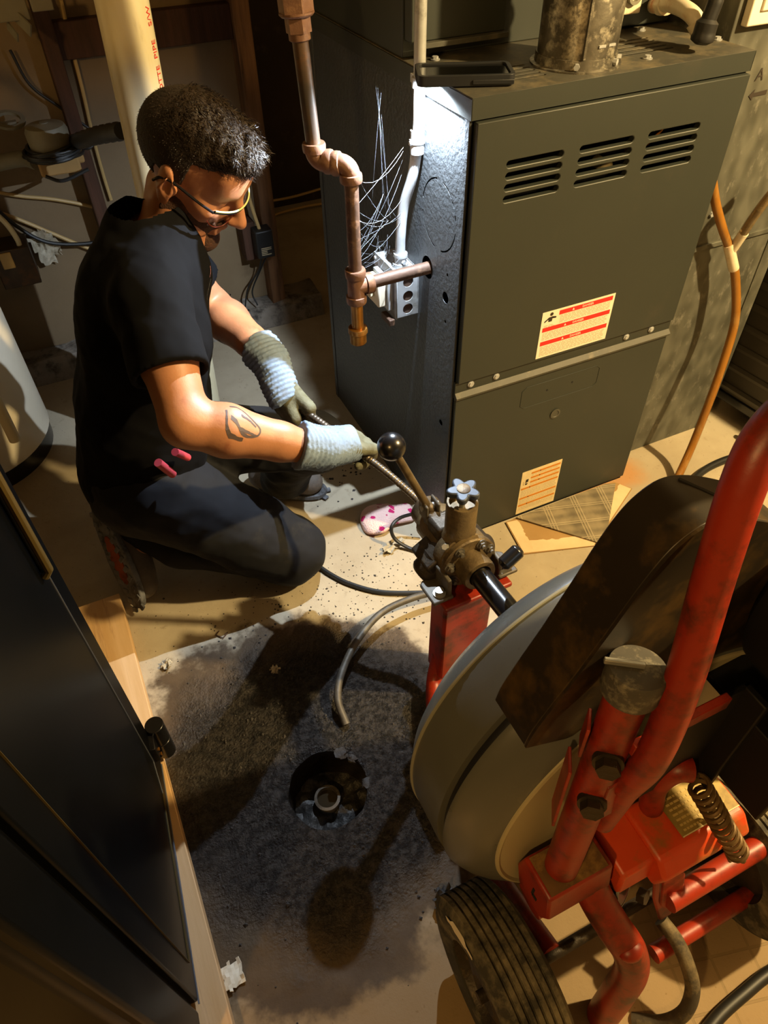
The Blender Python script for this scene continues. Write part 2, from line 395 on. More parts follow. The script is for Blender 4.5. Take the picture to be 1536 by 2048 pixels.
# concrete floor with a wet, chipped, dirty patch round the drain
HOLE = V((-.542, -.497, 0)); HR = .083
def floor_mat():
    m = bpy.data.materials.new('floor_concrete'); m.use_nodes = True; MATS['floor_concrete'] = m
    nt = m.node_tree; N = nt.nodes; L = nt.links; b = N['Principled BSDF']
    geo = N.new('ShaderNodeNewGeometry'); pos = geo.outputs['Position']
    def ns(s, d=5, r=.6):
        n = N.new('ShaderNodeTexNoise'); n.inputs['Scale'].default_value = s; n.inputs['Detail'].default_value = d; n.inputs['Roughness'].default_value = r; L.new(pos, n.inputs['Vector']); return n.outputs[0]
    def M(op, a, bb=None):
        n = N.new('ShaderNodeMath'); n.operation = op
        for i, v in enumerate((a, bb)):
            if v is None: continue
            if isinstance(v, (int, float)): n.inputs[i].default_value = v
            else: L.new(v, n.inputs[i])
        return n.outputs[0]
    def rng(v, a, bb, c=0, d=1):
        r = N.new('ShaderNodeMapRange'); r.interpolation_type = 'SMOOTHSTEP'
        for i, q in zip(('From Min', 'From Max', 'To Min', 'To Max'), (a, bb, c, d)): r.inputs[i].default_value = q
        L.new(v, r.inputs['Value']); return r.outputs[0]
    def mix(f, a, bb):
        x = N.new('ShaderNodeMix'); x.data_type = 'RGBA'
        if isinstance(f, float): x.inputs[0].default_value = f
        else: L.new(f, x.inputs[0])
        for s, v in ((x.inputs[6], a), (x.inputs[7], bb)):
            if isinstance(v, tuple): s.default_value = v
            else: L.new(v, s)
        return x.outputs[2]
    sp = N.new('ShaderNodeSeparateXYZ'); L.new(pos, sp.inputs[0]); X, Y = sp.outputs[0], sp.outputs[1]
    def ell(cx, cy, rx, ry):
        dx = M('DIVIDE', M('SUBTRACT', X, cx), rx); dy = M('DIVIDE', M('SUBTRACT', Y, cy), ry)
        return M('SQRT', M('ADD', M('MULTIPLY', dx, dx), M('MULTIPLY', dy, dy)))
    edge = M('MULTIPLY', M('SUBTRACT', ns(7, 5, .6), .5), .75)
    d = M('ADD', ell(-.58, -.46, .44, .43), edge)
    patch = rng(d, 1.02, .90)
    core = rng(M('ADD', ell(-.54, -.44, .37, .36), M('MULTIPLY', edge, .8)), 1.08, .70)
    rust = rng(M('ADD', ell(.56, .02, .16, .1), M('MULTIPLY', edge, 1.2)), 1.0, .5)
    base = mix(rng(ns(2.2), .35, .65), lin('#b3a78f'), lin('#9d9078'))
    base = mix(rng(ns(28, 6, .7), .58, .72, 0, .45), base, lin('#7d6f58'))
    base = mix(rng(ns(130, 3, .5), .69, .73, 0, .8), base, lin('#4a4030'))
    near_brown = M('MULTIPLY', rng(M('ADD', Y, M('MULTIPLY', edge, .25)), -.70, -.80), .8)  # floor turns browner towards the front wall
    base = mix(near_brown, base, lin('#7d6238'))
    base = mix(M('MULTIPLY', rust, .6), base, lin('#b4752a'))
    wet = mix(rng(ns(9), .35, .65), lin('#453623'), lin('#56452e'))
    dark = mix(rng(ns(55, 6, .75), .42, .60), lin('#0f0d0c'), lin('#36322f'))
    wet = mix(core, wet, dark)
    # smeared, drier streaks near the bottom of the patch
    col = mix(patch, base, wet)
    # old tile grid printed in adhesive near the wheels
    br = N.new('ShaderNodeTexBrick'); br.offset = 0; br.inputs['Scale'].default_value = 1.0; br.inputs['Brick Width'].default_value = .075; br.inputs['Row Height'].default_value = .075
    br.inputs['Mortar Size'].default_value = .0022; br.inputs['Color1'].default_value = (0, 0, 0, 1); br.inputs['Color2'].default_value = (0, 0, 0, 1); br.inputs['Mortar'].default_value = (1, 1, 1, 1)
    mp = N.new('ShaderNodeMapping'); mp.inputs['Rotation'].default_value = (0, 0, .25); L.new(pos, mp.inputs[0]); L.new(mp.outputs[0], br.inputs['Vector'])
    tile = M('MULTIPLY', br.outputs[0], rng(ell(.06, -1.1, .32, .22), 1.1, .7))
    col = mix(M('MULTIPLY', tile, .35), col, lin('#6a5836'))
    L.new(col, b.inputs['Base Color'])
    L.new(M('ADD', M('MULTIPLY', core, -.42), .78), b.inputs['Roughness'])
    h = M('ADD', M('MULTIPLY', ns(45, 6, .7), M('ADD', M('MULTIPLY', core, 1.0), .10)), M('MULTIPLY', ns(190, 3, .6), M('ADD', M('MULTIPLY', core, .85), .03)))
    h = M('SUBTRACT', h, M('MULTIPLY', tile, .12))
    bp = N.new('ShaderNodeBump'); bp.inputs['Strength'].default_value = .9; bp.inputs['Distance'].default_value = .012; L.new(h, bp.inputs['Height']); L.new(bp.outputs[0], b.inputs['Normal'])
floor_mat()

# ------------------------------------------------------------------ the room
RX0, RX1, RY0, RY1, RZ = -2.3, 2.6, -3.0, 2.3, 2.35
def build_floor():
    n = 192; vs = []; fs = []
    rad = [HR+.001*0, HR+.006, HR+.012, HR+.02]+[HR+.02+.36*((i+1)/34) for i in range(34)]
    for k, r in enumerate(rad):
        for j in range(n):
            a = 2*PI*j/n; wob = 1+.035*noise.noise((2.2*math.cos(a), 2.2*math.sin(a), .7))*max(0, 1-k/8)
            x, y = HOLE.x+r*wob*math.cos(a), HOLE.y+r*wob*math.sin(a)
            t = k/(len(rad)-1); w = min(1, k/3)*max(0, 1-t)**.6
            z = w*(.006*noise.noise((x*22, y*22, 0))+.003*noise.noise((x*60, y*60, 3)))
            if k < 7: z += .008*math.exp(-((k-3)/2.0)**2)*(.5+noise.noise((3*math.cos(a), 3*math.sin(a), 5)))-.003*(k == 0)
            vs.append((x, y, z))
    # joins to the room's rectangle
    for j in range(n):
        a = 2*PI*j/n; dx, dy = math.cos(a), math.sin(a)
        t = min((RX1-HOLE.x)/dx if dx > 1e-9 else 1e9, (RX0-HOLE.x)/dx if dx < -1e-9 else 1e9, (RY1-HOLE.y)/dy if dy > 1e-9 else 1e9, (RY0-HOLE.y)/dy if dy < -1e-9 else 1e9)
        vs.append((HOLE.x+dx*t, HOLE.y+dy*t, 0))
    R = len(rad)+1
    for k in range(R-1):
        for j in range(n): fs.append((k*n+j, k*n+(j+1) % n, (k+1)*n+(j+1) % n, (k+1)*n+j))
    corners = [(RX0, RY0), (RX1, RY0), (RX1, RY1), (RX0, RY1)]
    for cx, cy in corners:      # fill the corner triangles left by the fan
        a = math.atan2(cy-HOLE.y, cx-HOLE.x) % (2*PI); j = int(a/(2*PI)*n)
        vs.append((cx, cy, 0)); fs.append(((R-1)*n+j, len(vs)-1, (R-1)*n+(j+1) % n))
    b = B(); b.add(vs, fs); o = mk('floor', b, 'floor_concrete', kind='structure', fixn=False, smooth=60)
    if o.data.polygons[0].normal.z < 0: o.data.flip_normals()
    return o
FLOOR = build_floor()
def wallbox(name, x0, x1, y0, y1, z0, z1, m): return mk(name, B().bx(x0, x1, y0, y1, z0, z1), m, kind='structure', smooth=0)
wallbox('wall_back', RX0, RX1, RY1, RY1+.08, 0, RZ, 'dark_board')
wallbox('wall_left', RX0-.08, RX0, RY0, RY1, 0, RZ, 'dark_board')
wallbox('wall_right', RX1, RX1+.08, RY0, RY1, 0, RZ, 'bare_wall')
wallbox('wall_front', RX0, RX1, RY0-.08, RY0, 0, RZ, 'bare_wall')
wallbox('ceiling', RX0, RX1, RY0, RY1, RZ, RZ+.08, 'bare_wall')
# framed partition behind the man: drywall between studs, on a rough concrete footing
part = mk('wall_partition', B().bx(-1.75, .0, 1.372, 1.40, .075, RZ), 'drywall', kind='structure', smooth=0)
def rough_block(x0, x1, y0, y1, z0, z1, amp, seed):
    b = B(); nx, ny = 40, 10; g = []
    for i in range(nx+1):
        for j in range(ny+1):
            x = x0+(x1-x0)*i/nx; y = y0+(y1-y0)*j/ny
            z = z1+amp*noise.noise((x*14, y*14, seed)); y2 = y+(amp*noise.noise((x*18, z*9, seed+4)) if j == 0 else 0)
            g.append((x, y2, z if j else z-.01))
    fs = [(i*(ny+1)+j, (i+1)*(ny+1)+j, (i+1)*(ny+1)+j+1, i*(ny+1)+j+1) for i in range(nx) for j in range(ny)]
    k = len(g); g += [(x0+(x1-x0)*i/nx, y0-.02, z0) for i in range(nx+1)]
    fs += [(i*(ny+1), k+i, k+i+1, (i+1)*(ny+1)) for i in range(nx)]
    return b.add(g, fs)
mk('trim_1', rough_block(-1.75, .16, 1.28, 1.42, 0, .075, .018, 1), 'pale_concrete', kind='structure', smooth=0)
STUDS = [(-.005, 1.322), (-.80, 1.335), (-1.22, 1.335)]
mk('trim_2', B().bx(-.03, .022, 1.305, 1.372, .07, RZ), 'stud_wood', kind='structure', bevel=.003)
mk('trim_3', B().bx(-.565, -.525, 1.29, 1.372, .07, RZ), 'dark_wood', kind='structure', bevel=.003)
mk('trim_4', B().bx(-1.02, -.98, 1.30, 1.372, .07, RZ), 'stud_wood', kind='structure', bevel=.003)
mk('trim_5', B().bx(-.525, -.03, 1.33, 1.372, .93, 1.02), 'dark_wood', kind='structure', bevel=.003)

# ------------------------------------------------------------------ furnace
W, D, H = .607, .757, 1.10
X, Y, Z = V((1, 0, 0)), V((0, 1, 0)), V((0, 0, 1))
fu = empty('furnace', (W/2, D/2, 0), 'tall grey-green sheet metal furnace with louvred front panel, standing beside the kneeling man', 'furnace')
side_holes = [circ(.137, .743, .024, 24), circ(.055, .713, .0125, 18), circ(.052, .765, .004, 8), circ(.05, .66, .004, 8), circ(.05, .915, .003, 8), circ(.045, .39, .008, 10)]
def ringcut(cx, cz, r, wd_):      # punched arcs of a round knockout
    out = []
    for a0, a1 in ((10, 80), (100, 168), (188, 258), (280, 350)):
        k = 8; p = [(cx+(r+wd_)*math.cos(math.radians(a0+(a1-a0)*i/k)), cz+(r+wd_)*math.sin(math.radians(a0+(a1-a0)*i/k))) for i in range(k+1)]
        q = [(cx+(r-wd_)*math.cos(math.radians(a1-(a1-a0)*i/k)), cz+(r-wd_)*math.sin(math.radians(a1-(a1-a0)*i/k))) for i in range(k+1)]
        out.append(p+q)
    return out
side_holes += ringcut(.098, .868, .068, .0016)
mk('side_panel', B().plate(rect(0.0, 0, D, H-.032), side_holes, (0, 0, 0), Y, Z, .0015), 'furnace_side', fu, smooth=0)
mk('side_flange', B().bx(-.0035, .002, 0, .016, 0, H-.032), 'furnace_side', fu, bevel=.001)
mk('side_flange', B().bx(-.002, .002, D-.02, D, 0, H-.032), 'furnace_side', fu, bevel=.001)
cab = B().bx(W-.002, W, 0, D, 0, H-.032).bx(0.002, W, D-.002, D, 0, H-.032).bx(.002, W, .03, D, .0, .004)
mk('cabinet_shell', cab, 'furnace', fu, smooth=0)
mk('inner_partition', B().bx(.003, W-.003, .12, .125, .004, 1.066).bx(.003, W-.003, .003, .12, .50, .505), 'black_void', fu, smooth=0)
# top cover with the two slotted vents
tslots = [slot(.135, .052+i*.017, .085, .007) for i in range(5)]+[slot(.43, .085+i*.020, .13, .008) for i in range(5)]
mk('top_cover', B().plate(rect(-.003, -.004, W+.003, D), tslots, (0, 0, H-.002), X, Y, .002), 'furnace_top', fu, bevel=.0008)
mk('cover_lip', B().bx(-.004, W+.004, -.0055, -.004, H-.034, H-.0002).bx(-.0045, -.003, -.0055, D, H-.034, H-.0022).bx(W+.003, W+.0045, -.0055, D, H-.034, H-.0022), 'furnace', fu, smooth=0)
# front panels: holes for the louvres
lg = []
cols = [((1014, 332), (1120, 305), (1005, 406), (1118, 374)), ((1158, 300), (1268, 269), (1147, 375), (1254, 346)), ((1296, 272), (1402, 243), (1280, 345), (1383, 314))]
gx = [(.131, .122), (.289, .124), (.448, .126)]
for k, (cx, wd_) in enumerate(gx):
    for i in range(4):
        lg.append(slot(cx, .987-.0205*i, wd_, .0125))
up = mk('upper_panel', B().plate(rect(.005, .536, W-.001, 1.063), lg, (0, 0, 0), X, Z, .014), 'furnace', fu, bevel=.0015)
mk('lower_panel', B().bx(.003, W-.001, -.010, 0, .012, .494), 'furnace', fu, bevel=.002)
mk('seam_strip', B().bx(.001, W-.001, -.008, 0, .494, .536), 'furnace', fu, smooth=0)
mk('seam_ledge', B().prism([(-.008, .491), (-.017, .495), (-.018, .500), (-.008, .509)], (.001, 0, 0), Y, Z, W-.002), 'furnace_edge', fu, smooth=0)
mk('base_rail', B().bx(.004, W-.004, -.004, .02, 0, .012), 'black_void', fu, smooth=0)
for x in (.040, .106, .470, .545):
    mk('screw', B().hexb((x, -.008, .524), (0, -1, 0), .0055, .005).cyl((x, -.008, .524), (x, -.0105, .524), .008, n=14), 'zinc', fu)
# embossed service-cover outline and knockout on the lower panel
emb = [(.185, .412), (.197, .403), (.398, .403), (.409, .412), (.409, .455), (.398, .464), (.197, .464), (.185, .455)]
mk('embossed_outline', B().tube([V((x, -.0100, z)) for x, z in emb], .0012, 6, closed=True), 'furnace', fu)
mk('knockout_plug', B().lathe([(.0, .0), (.0135, 0), (.0145, .0015), (.0145, .002), (.010, .0025), (.009, .0012), (0, .001)], (.297, -.0102, .353), (0, -1, 0), 20), 'furnace_edge', fu)
for x in (.258, .331): mk('pin_hole', B().cyl((x, -.0098, .437), (x, -.0103, .437), .003, n=10), 'black_void', fu)
for x, y in ((.395, .045), (.52, .215), (.600, .085), (.05, .225)):
    mk('screw', B().hexb((x, y, H), (0, 0, 1), .006, .006).cyl((x, y, H), (x, y, H+.002), .009, n=14), 'zinc', fu)
# wiring and white fittings glimpsed through the louvres
mk('inner_wire', B().tube(spline([(.40, .05, 1.04), (.405, .02, 1.0), (.395, .03, .97), (.40, .06, .93)]), .0022, 6).tube(spline([(.445, .05, 1.04), (.452, .018, .995), (.44, .03, .96), (.44, .06, .93)]), .0022, 6), 'orange_print', fu)
mk('inner_fitting', B().cyl((.325, .05, .932), (.325, .02, .932), .012, n=14).ball((.325, .018, .932), .013, 12, 8), 'cream_plastic', fu)

# stickers lie flat on the panels
def sticker_frame(px4, yy):
    tl, tr, br, bl = [ony(x, y, yy) for x, y in px4]
    return tl, tr, br, bl
def red_sticker():
    yy = -.0142; x0, x1, z0, z1 = .204, .398, .543, .660
    s = mk('warning_label', B().bx(x0, x1, yy-.0006, yy, z0, z1), 'white_print', fu, label='white danger label with three red bands and fine print', smooth=0)
    f = yy-.0007
    wS, hS = x1-x0, z1-z0
    def bar(name, a, b_, c, d, m, t=.0003): return mk(name, B().bx(x0+a*wS, x0+b_*wS, f-t, f, z0+c*hS, z0+d*hS), m, s, smooth=0)
    bar('red_band', .23, .97, .87, .96, 'red_print'); bar('red_band', .03, .97, .575, .665, 'red_print'); bar('red_band', .03, .97, .275, .365, 'red_print')
    for q in (.915, .62, .32):
        text('danger_text', 'DANGER', 'white_print', (x0+(.62 if q > .9 else .52)*wS, f-.0005, z0+q*hS), X, Z, .0075, s)
        mk('alert_triangle', B().prism([(-.003, -.0025), (.003, -.0025), (0, .003)], (x0+(.42 if q > .9 else .34)*wS, f-.0003, z0+q*hS), X, Z, .0003), 'white_print', s, smooth=0)
    rows = B(); random.seed(3)
    for a, b_, c, d in ((.25, .95, .70, .85), (.04, .95, .40, .55), (.04, .95, .05, .25), (.04, .2, .68, .71)):
        z = d
        while z > c:
            x = a
            while x < b_-.03:
                w_ = random.uniform(.02, .07); rows.bx(x0+x*wS, x0+min(b_, x+w_)*wS, f-.0002, f, z0+(z-.011)*hS, z0+z*hS); x += w_+.012
            z -= .028
    o = mk('fine_print', rows, 'grey_print', s, smooth=0); o['kind'] = 'stuff'
    pic = B(); o_ = (x0+.115*wS, f-.0003, z0+.83*hS)
    pic.prism(circ(.002, .012, .0042, 12), o_, X, Z, .0003)
    pic.prism([(-.005, .005), (.006, .006), (.0045, -.006), (-.004, -.006)], o_, X, Z, .0003)
    pic.prism([(-.004, .005), (-.004, .001), (-.014, -.006), (-.015, -.003)], o_, X, Z, .0003)
    pic.prism([(.005, .006), (.005, .001), (.015, .000), (.015, .004)], o_, X, Z, .0003)
    mk('pictogram', pic, 'dark_print', s, smooth=0)
red_sticker()
def orange_sticker():
    yy = -.0102; x0, x1, z0, z1 = .2275, .355, .018, .178
    s = mk('warning_label', B().bx(x0, x1, yy-.0006, yy, z0, z1), 'cream_print', fu, label='cream caution label with thin orange bands low on the furnace', smooth=0)
    f = yy-.0007; wS, hS = x1-x0, z1-z0
    rows = B(); random.seed(5)
    zz = [(.92, .24), (.815, .24), (.715, .24), (.60, .03), (.37, .03), (.20, .03)]
    for z, a in zz:
        mk('orange_band', B().bx(x0+a*wS, x1-.03*wS, f-.0003, f, z0+(z-.02)*hS, z0+(z+.02)*hS), 'orange_print', s, smooth=0)
        mk('alert_triangle', B().prism([(-.002, -.002), (.002, -.002), (0, .0025)], (x0+(a+.22)*wS, f-.0003, z0+z*hS), X, Z, .0003), 'dark_print', s, smooth=0)
    lows = [q[0] for q in zz[1:]]+[.04]
    for (z, a), c in zip(zz, lows):
        y = z-.04
        while y > c+.03:
            x = a+.01
            while x < .93:
                w_ = random.uniform(.02, .08); rows.bx(x0+x*wS, x0+min(.96, x+w_)*wS, f-.0002, f, z0+(y-.006)*hS, z0+y*hS); x += w_+.015
            y -= .018
    o = mk('fine_print', rows, 'grey_print', s, smooth=0); o['kind'] = 'stuff'
    p = (x0+.145*wS, f-.0003, z0+.745*hS); b = B()
    b.prism([(-.004, -.002), (.004, 0), (.005, .004), (-.003, .004)], p, X, Z, .0003).prism([(-.004, -.009), (.002, -.010), (.004, -.005), (-.004, -.004)], p, X, Z, .0003)
    for i in range(4): b.prism([(-.003+i*.002, .004), (-.0016+i*.002, .004), (-.001+i*.0022, .010+.001*math.sin(i*2)), (-.0026+i*.0022, .010)], p, X, Z, .0003)
    b.prism([(-.011, .003), (-.0102, .003), (-.0085, -.001), (-.0092, -.001)], p, X, Z, .0003).prism([(-.011, -.004), (-.010, -.004), (-.008, -.008), (-.009, -.008)], p, X, Z, .0003)
    mk('pictogram', b, 'dark_print', s, smooth=0)
orange_sticker()

# coil cabinet above the furnace
pl = empty('coil_cabinet', (W/2, .5, H), 'dark green sheet metal air cabinet rising from the rear of the furnace top', 'air cabinet')
mk('cabinet_body', B().bx(.0, W, .262, D, H, 1.75), 'furnace', pl, bevel=.002)
mk('access_panel', B().bx(.004, .205, .235, .262, H+.028, 1.75), 'furnace', pl, bevel=.003)
mk('panel_lip', B().bx(.018, .205, .222, .236, H+.020, H+.029), 'furnace_edge', pl, bevel=.001)
mk('right_panel', B().bx(.325, W, .238, .262, H+.004, 1.75), 'furnace', pl, bevel=.003)
mk('screw', B().cyl((.018, .235, H+.135), (.018, .229, H+.135), .011, n=16).bx(.0165, .0195, .2275, .2292, H+.126, H+.144), 'zinc', pl)

# flue
fl = empty('flue_pipe', (.268, .092, H), 'round galvanized flue pipe rising from the furnace top', 'flue pipe')
FC = V((.268, .092, H))
prof = [(.0705, 0), (.0705, .105), (.0685, .112), (.0685, .116), (.0725, .125), (.0745, .13), (.0725, .137), (.0675, .142), (.0675, .60)]
mk('pipe', B().lathe(prof, FC, Z, 40), 'flue_metal', fl)
mk('collar', B().lathe([(.0700, 0), (.082, 0), (.082, .0025), (.0745, .004), (.0730, .018), (.0700, .018)], FC, Z, 40), 'flue_metal', fl)
mk('seam', B().bx(FC.x-.035, FC.x-.030, FC.y-.066, FC.y-.061, H+.02, H+.6), 'flue_metal', fl)
for a in (-125, -62, -38):
    d = V((math.cos(math.radians(a)), math.sin(math.radians(a)), 0)); mk('screw', B().hexb(FC+d*.072+Z*.010, d, .0055, .008), 'zinc', fl)
for k in range(2): mk('crimp_slot', B().box(FC+V((-.002+.022*k, -.0705+.002*k, .038)), (.014, .003, .004)), 'zinc', fl)

# phone lying on the furnace with its torch over the left edge
pb = empty('phone', (.03, .084, H), 'black mobile phone in rugged case lying on furnace top with torch lit', 'phone')
pu = V((.1508, -.0647, 0)).normalized(); pv = Z.cross(pu)
PC = V((.031, .086, H+.0025))
def rrect(w, h, r, k=5):
    o = []
    for cx, cy, a in ((w/2-r, h/2-r, 0), (-w/2+r, h/2-r, 90), (-w/2+r, -h/2+r, 180), (w/2-r, -h/2+r, 270)):
        for i in range(k+1):
            t = math.radians(a+90*i/k); o.append((cx+r*math.cos(t), cy+r*math.sin(t)))
    return o
mk('case', B().plate(rrect(.165, .083, .012), [rrect(.150, .069, .007)], PC+Z*.007, pu, pv, .0095).prism(rrect(.165, .083, .012), PC, pu, pv, .008), 'phone', pb, bevel=.002)
mk('screen', B().prism(rrect(.152, .071, .007), PC+Z*.008, pu, pv, .0055), 'phone_glass', pb)
mk('side_grip', B().box(PC+pu*.045-pv*.042+Z*.006, (.07, .003, .007), (pu, pv, Z)), 'phone', pb, bevel=.001)
mk('torch_lens', B().cyl(V(LEDPOS)+Z*.0078, V(LEDPOS)+Z*.0055, .003, n=12), 'led', pb)

# ------------------------------------------------------------------ gas pipe
GP = V((-.166, .137, 0)); gr = .0135
ga = empty('gas_pipe', (GP.x, GP.y, .6), 'rusty iron gas pipe dropping past two elbows to a tee and into the furnace side', 'gas pipe')
TZ = .740
EZ = ony(705, 325, .137).z
off = V((-.052, .042, -.008))          # offset from the lower elbow to the upper elbow
U = GP+off
def pipe(name, p0, p1, r, m): return mk(name, B().cyl(p0, p1, r, n=20), m, ga)
def elbow(c, d0, d1, r, name='elbow'):
    """street elbow about c joining directions d0 and d1, with beaded collars"""
    c = V(c); d0 = V(d0).normalized(); d1 = V(d1).normalized(); q = .022
    o = c+d0*q+d1*q
    pts = [c+d0*.030]+[o-d1*(q*math.cos(PI/2*i/8))-d0*(q*math.sin(PI/2*i/8)) for i in range(9)]+[c+d1*.030]
    b = B().tube(pts, r*1.28, 20)
    for d in (d0, d1): b.lathe([(r*1.2, .018), (r*1.52, .019), (r*1.58, .024), (r*1.58, .031), (r*1.5, .034), (r*1.05, .034)], c, d, 20)
    return mk(name, b, 'iron_fitting', ga)
pipe('drop_pipe', GP+Z*(TZ+.02), GP+Z*(EZ-.02), gr, 'iron')
elbow(GP+Z*EZ, -Z, off, gr)
elbow(U+Z*(EZ+.004), -off, Z, gr)
pipe('short_nipple', GP+Z*EZ+off*.3, GP+Z*EZ+off*.8, gr, 'iron')
ut = U+V((-.006, .012, 0)); tp = V((ut.x-.015, ut.y+.02, 1.6))
pipe('riser_pipe', U+Z*(EZ+.02), tp, gr, 'iron_black')
dr = (tp-(U+Z*(EZ+.02))).normalized(); un = U+Z*(EZ+.02)+dr*.185
ub = B().hexb(un, dr, .0215, .024).lathe([(.015, -.012), (.018, -.010), (.018, 0)], un, dr, 20).hexb(un+dr*.026, dr, .029, .030).lathe([(.026, 0), (.029, .003), (.029, .006)], un+dr*.022, dr, 20).hexb(un+dr*.060, dr, .021, .026).lathe([(.021, 0), (.017, .010), (.0145, .018)], un+dr*.086, dr, 20)
mk('union', ub, 'iron_fitting', ga)
tb = B().cyl(GP+Z*(TZ-.032), GP+Z*(TZ+.032), gr*1.32, n=20).cyl(GP+Z*TZ, GP+Z*TZ+X*.034, gr*1.32, n=20)
for d, c in ((Z, 1), (-Z, 1), (X, 1)): tb.lathe([(gr*1.2, .020), (gr*1.55, .021), (gr*1.6, .027), (gr*1.6, .034), (gr*1.5, .037), (gr*1.0, .037)], GP+Z*TZ, d, 20)
mk('tee', tb, 'iron_fitting', ga)
pipe('furnace_branch', GP+Z*TZ+X*.03, V((.03, GP.y, TZ+.002)), gr*.97, 'iron')
pipe('drip_nipple', GP+Z*(TZ-.03), GP+Z*(TZ-.115), gr*.95, 'brass')
mk('drip_cap', B().lathe([(gr*1.0, 0), (gr*1.5, .001), (gr*1.58, .006), (gr*1.58, .012), (gr*1.35, .015), (gr*1.35, .036), (gr*1.1, .040), (.001, .041)], GP+Z*(TZ-.095), -Z, 24), 'brass', ga)

# ------------------------------------------------------------------ electrical conduit and switch box on the furnace side
JX0, JY0, JY1, JZ0, JZ1 = -.052, .175, .285, .615, .722
jb = empty('junction_box', (-.03, .23, JZ0), 'square galvanized junction box with switch cover on the furnace side', 'junction box')
kn = [circ((JX0)/2, .655-.0, .0145, 20), circ(JX0/2, .690, .0145, 20), circ(JX0/2, .6285, .0145, 20)]
kn = [circ(JX0/2, z, .0125, 20) for z in (.633, .664, .698)]
bb = B().plate(rect(JX0, JZ0, 0, JZ1), kn, (0, JY0, 0), X, Z, -.0016)
bb.plate(rect(JX0, JZ0, 0, JZ1), [circ(JX0/2, z, .0125, 20) for z in (.64, .70)], (0, JY1, 0), X, Z, -.0016)
bb.bx(JX0, 0, JY0, JY1, JZ1-.0016, JZ1).bx(JX0, 0, JY0, JY1, JZ0, JZ0+.0016).bx(-.003, -.001, JY0, JY1, JZ0, JZ1)
mk('box_body', bb, 'zinc', jb, smooth=0)
for z in (.633, .664, .698): mk('knockout_blank', B().cyl((JX0/2, JY0+.003, z-.003), (JX0/2, JY0+.004, z-.003), .0115, n=16), 'iron', jb)
mk('cover_plate', B().bx(JX0-.003, JX0, JY0-.001, JY1+.006, JZ0-.004, JZ1+.003).bx(JX0-.016, JX0-.003, JY0+.016, JY1-.016, JZ0+.014, JZ1-.022), 'zinc', jb, bevel=.002)
mk('switch_plate', B().bx(JX0-.036, JX0-.016, JY0+.024, JY1-.018, JZ0+.022, JZ1-.030), 'white_print', jb, bevel=.003)
mk('switch_lever', B().bx(JX0-.046, JX0-.036, JY0+.045, JY0+.057, JZ0+.042, JZ0+.056), 'cream_plastic', jb, bevel=.001)
mk('side_tab', B().bx(JX0-.018, JX0-.004, JY0+.004, JY0+.05, JZ0-.020, JZ0-.004), 'iron', jb, bevel=.002)
for y in (JY0+.008, JY1-.004): mk('screw', B().cyl((JX0-.003, y, JZ1-.008), (JX0-.007, y, JZ1-.008), .004, n=12), 'zinc', jb)
cd = empty('conduit', (-.026, .2, JZ1), 'thin silver electrical conduit running down the furnace side into the junction box', 'conduit')
cpts = spline([(-.030, .205, JZ1+.01), (-.030, .206, JZ1+.06), (-.026, .200, JZ1+.13), (-.016, .180, JZ1+.20), (-.013, .168, JZ1+.28), (-.013, .166, JZ1+.40), (-.013, .17, 1.75)], 8)
mk('tube', B().tube(cpts, .0108, 16), 'zinc', cd)
mk('connector', B().lathe([(.011, .030), (.0150, .030), (.0155, .026), (.0155, .023), (.0130, .021), (.0130, .010), (.0175, .009), (.0175, 0), (.011, 0)], (-.030, .205, JZ1), Z, 20).hexb((-.030, .192, JZ1+.015), (0, -1, 0), .0045, .006), 'zinc', cd)
mk('coupling', B().lathe([(.0108, -.022), (.0135, -.021), (.0135, -.004), (.0150, -.002), (.0150, .004), (.0135, .006), (.0135, .020), (.0108, .021)], (-.0135, .169, .985), Z, 20).hexb((-.027, .165, .985), (-1, 0, 0), .004, .005), 'zinc', cd)
mk('strap', B().lathe([(.0112, -.009), (.0130, -.008), (.0130, .008), (.0112, .009)], (-.0135, .167, 1.085), Z, 20).bx(-.014, 0, .18, .2, 1.078, 1.092), 'zinc', cd)
# cobweb between gas pipe and conduit
def web():
    random.seed(11); b = B()
    A = lambda t: GP+V((.012, 0, EZ-.02-t*(EZ-TZ-.05)))
    Cn = lambda t: V((-.026, .200, .97-.22*t))
    def th(p, q, sag, r):
        m = (p+q)/2-Z*sag+V((random.uniform(-.006, .006),)*3); pts = []
        for i in range(7):
            t = i/6; pts.append(p*(1-t)**2+m*(2*t*(1-t))+q*t*t)
        b.tube(pts, r, 4)
    for i in range(9): th(A(random.random()), Cn(random.random()), random.uniform(.0, .05), random.choice((.0002, .0003, .0004)))
    hub = [V((-.085, .17, .90)), V((-.07, .18, .84)), V((-.10, .16, .80)), V((-.06, .21, .76))]
    for h in hub:
        for k in range(4):
            q = random.choice((A(random.random()), Cn(random.random()), h+V((random.uniform(-.02, .02), random.uniform(-.02, .02), random.uniform(-.06, .06)))))
            th(h, q, random.uniform(0, .02), random.choice((.0002, .0003)))
    for k in range(5):
        x = random.uniform(-.10, -.06); th(V((x, .19+random.uniform(-.02, .03), 1.02+.06*random.random())), V((x+random.uniform(-.03, .03), .19, .80+.1*random.random())), 0, .00012)
    for k in range(22):
        c = V((-.06+random.uniform(-.02, .02), .225+random.uniform(-.02, .03), JZ1+.01+random.uniform(-.01, .03)))
        th(c, c+V((random.uniform(-.05, .02), random.uniform(-.03, .03), random.uniform(-.03, .03))), .004, .0002)
    mk('cobweb', b, 'cobweb', None, 'pale tangled cobweb strung between the iron gas pipe and the conduit', 'cobweb', kind='stuff', fixn=False)
web()

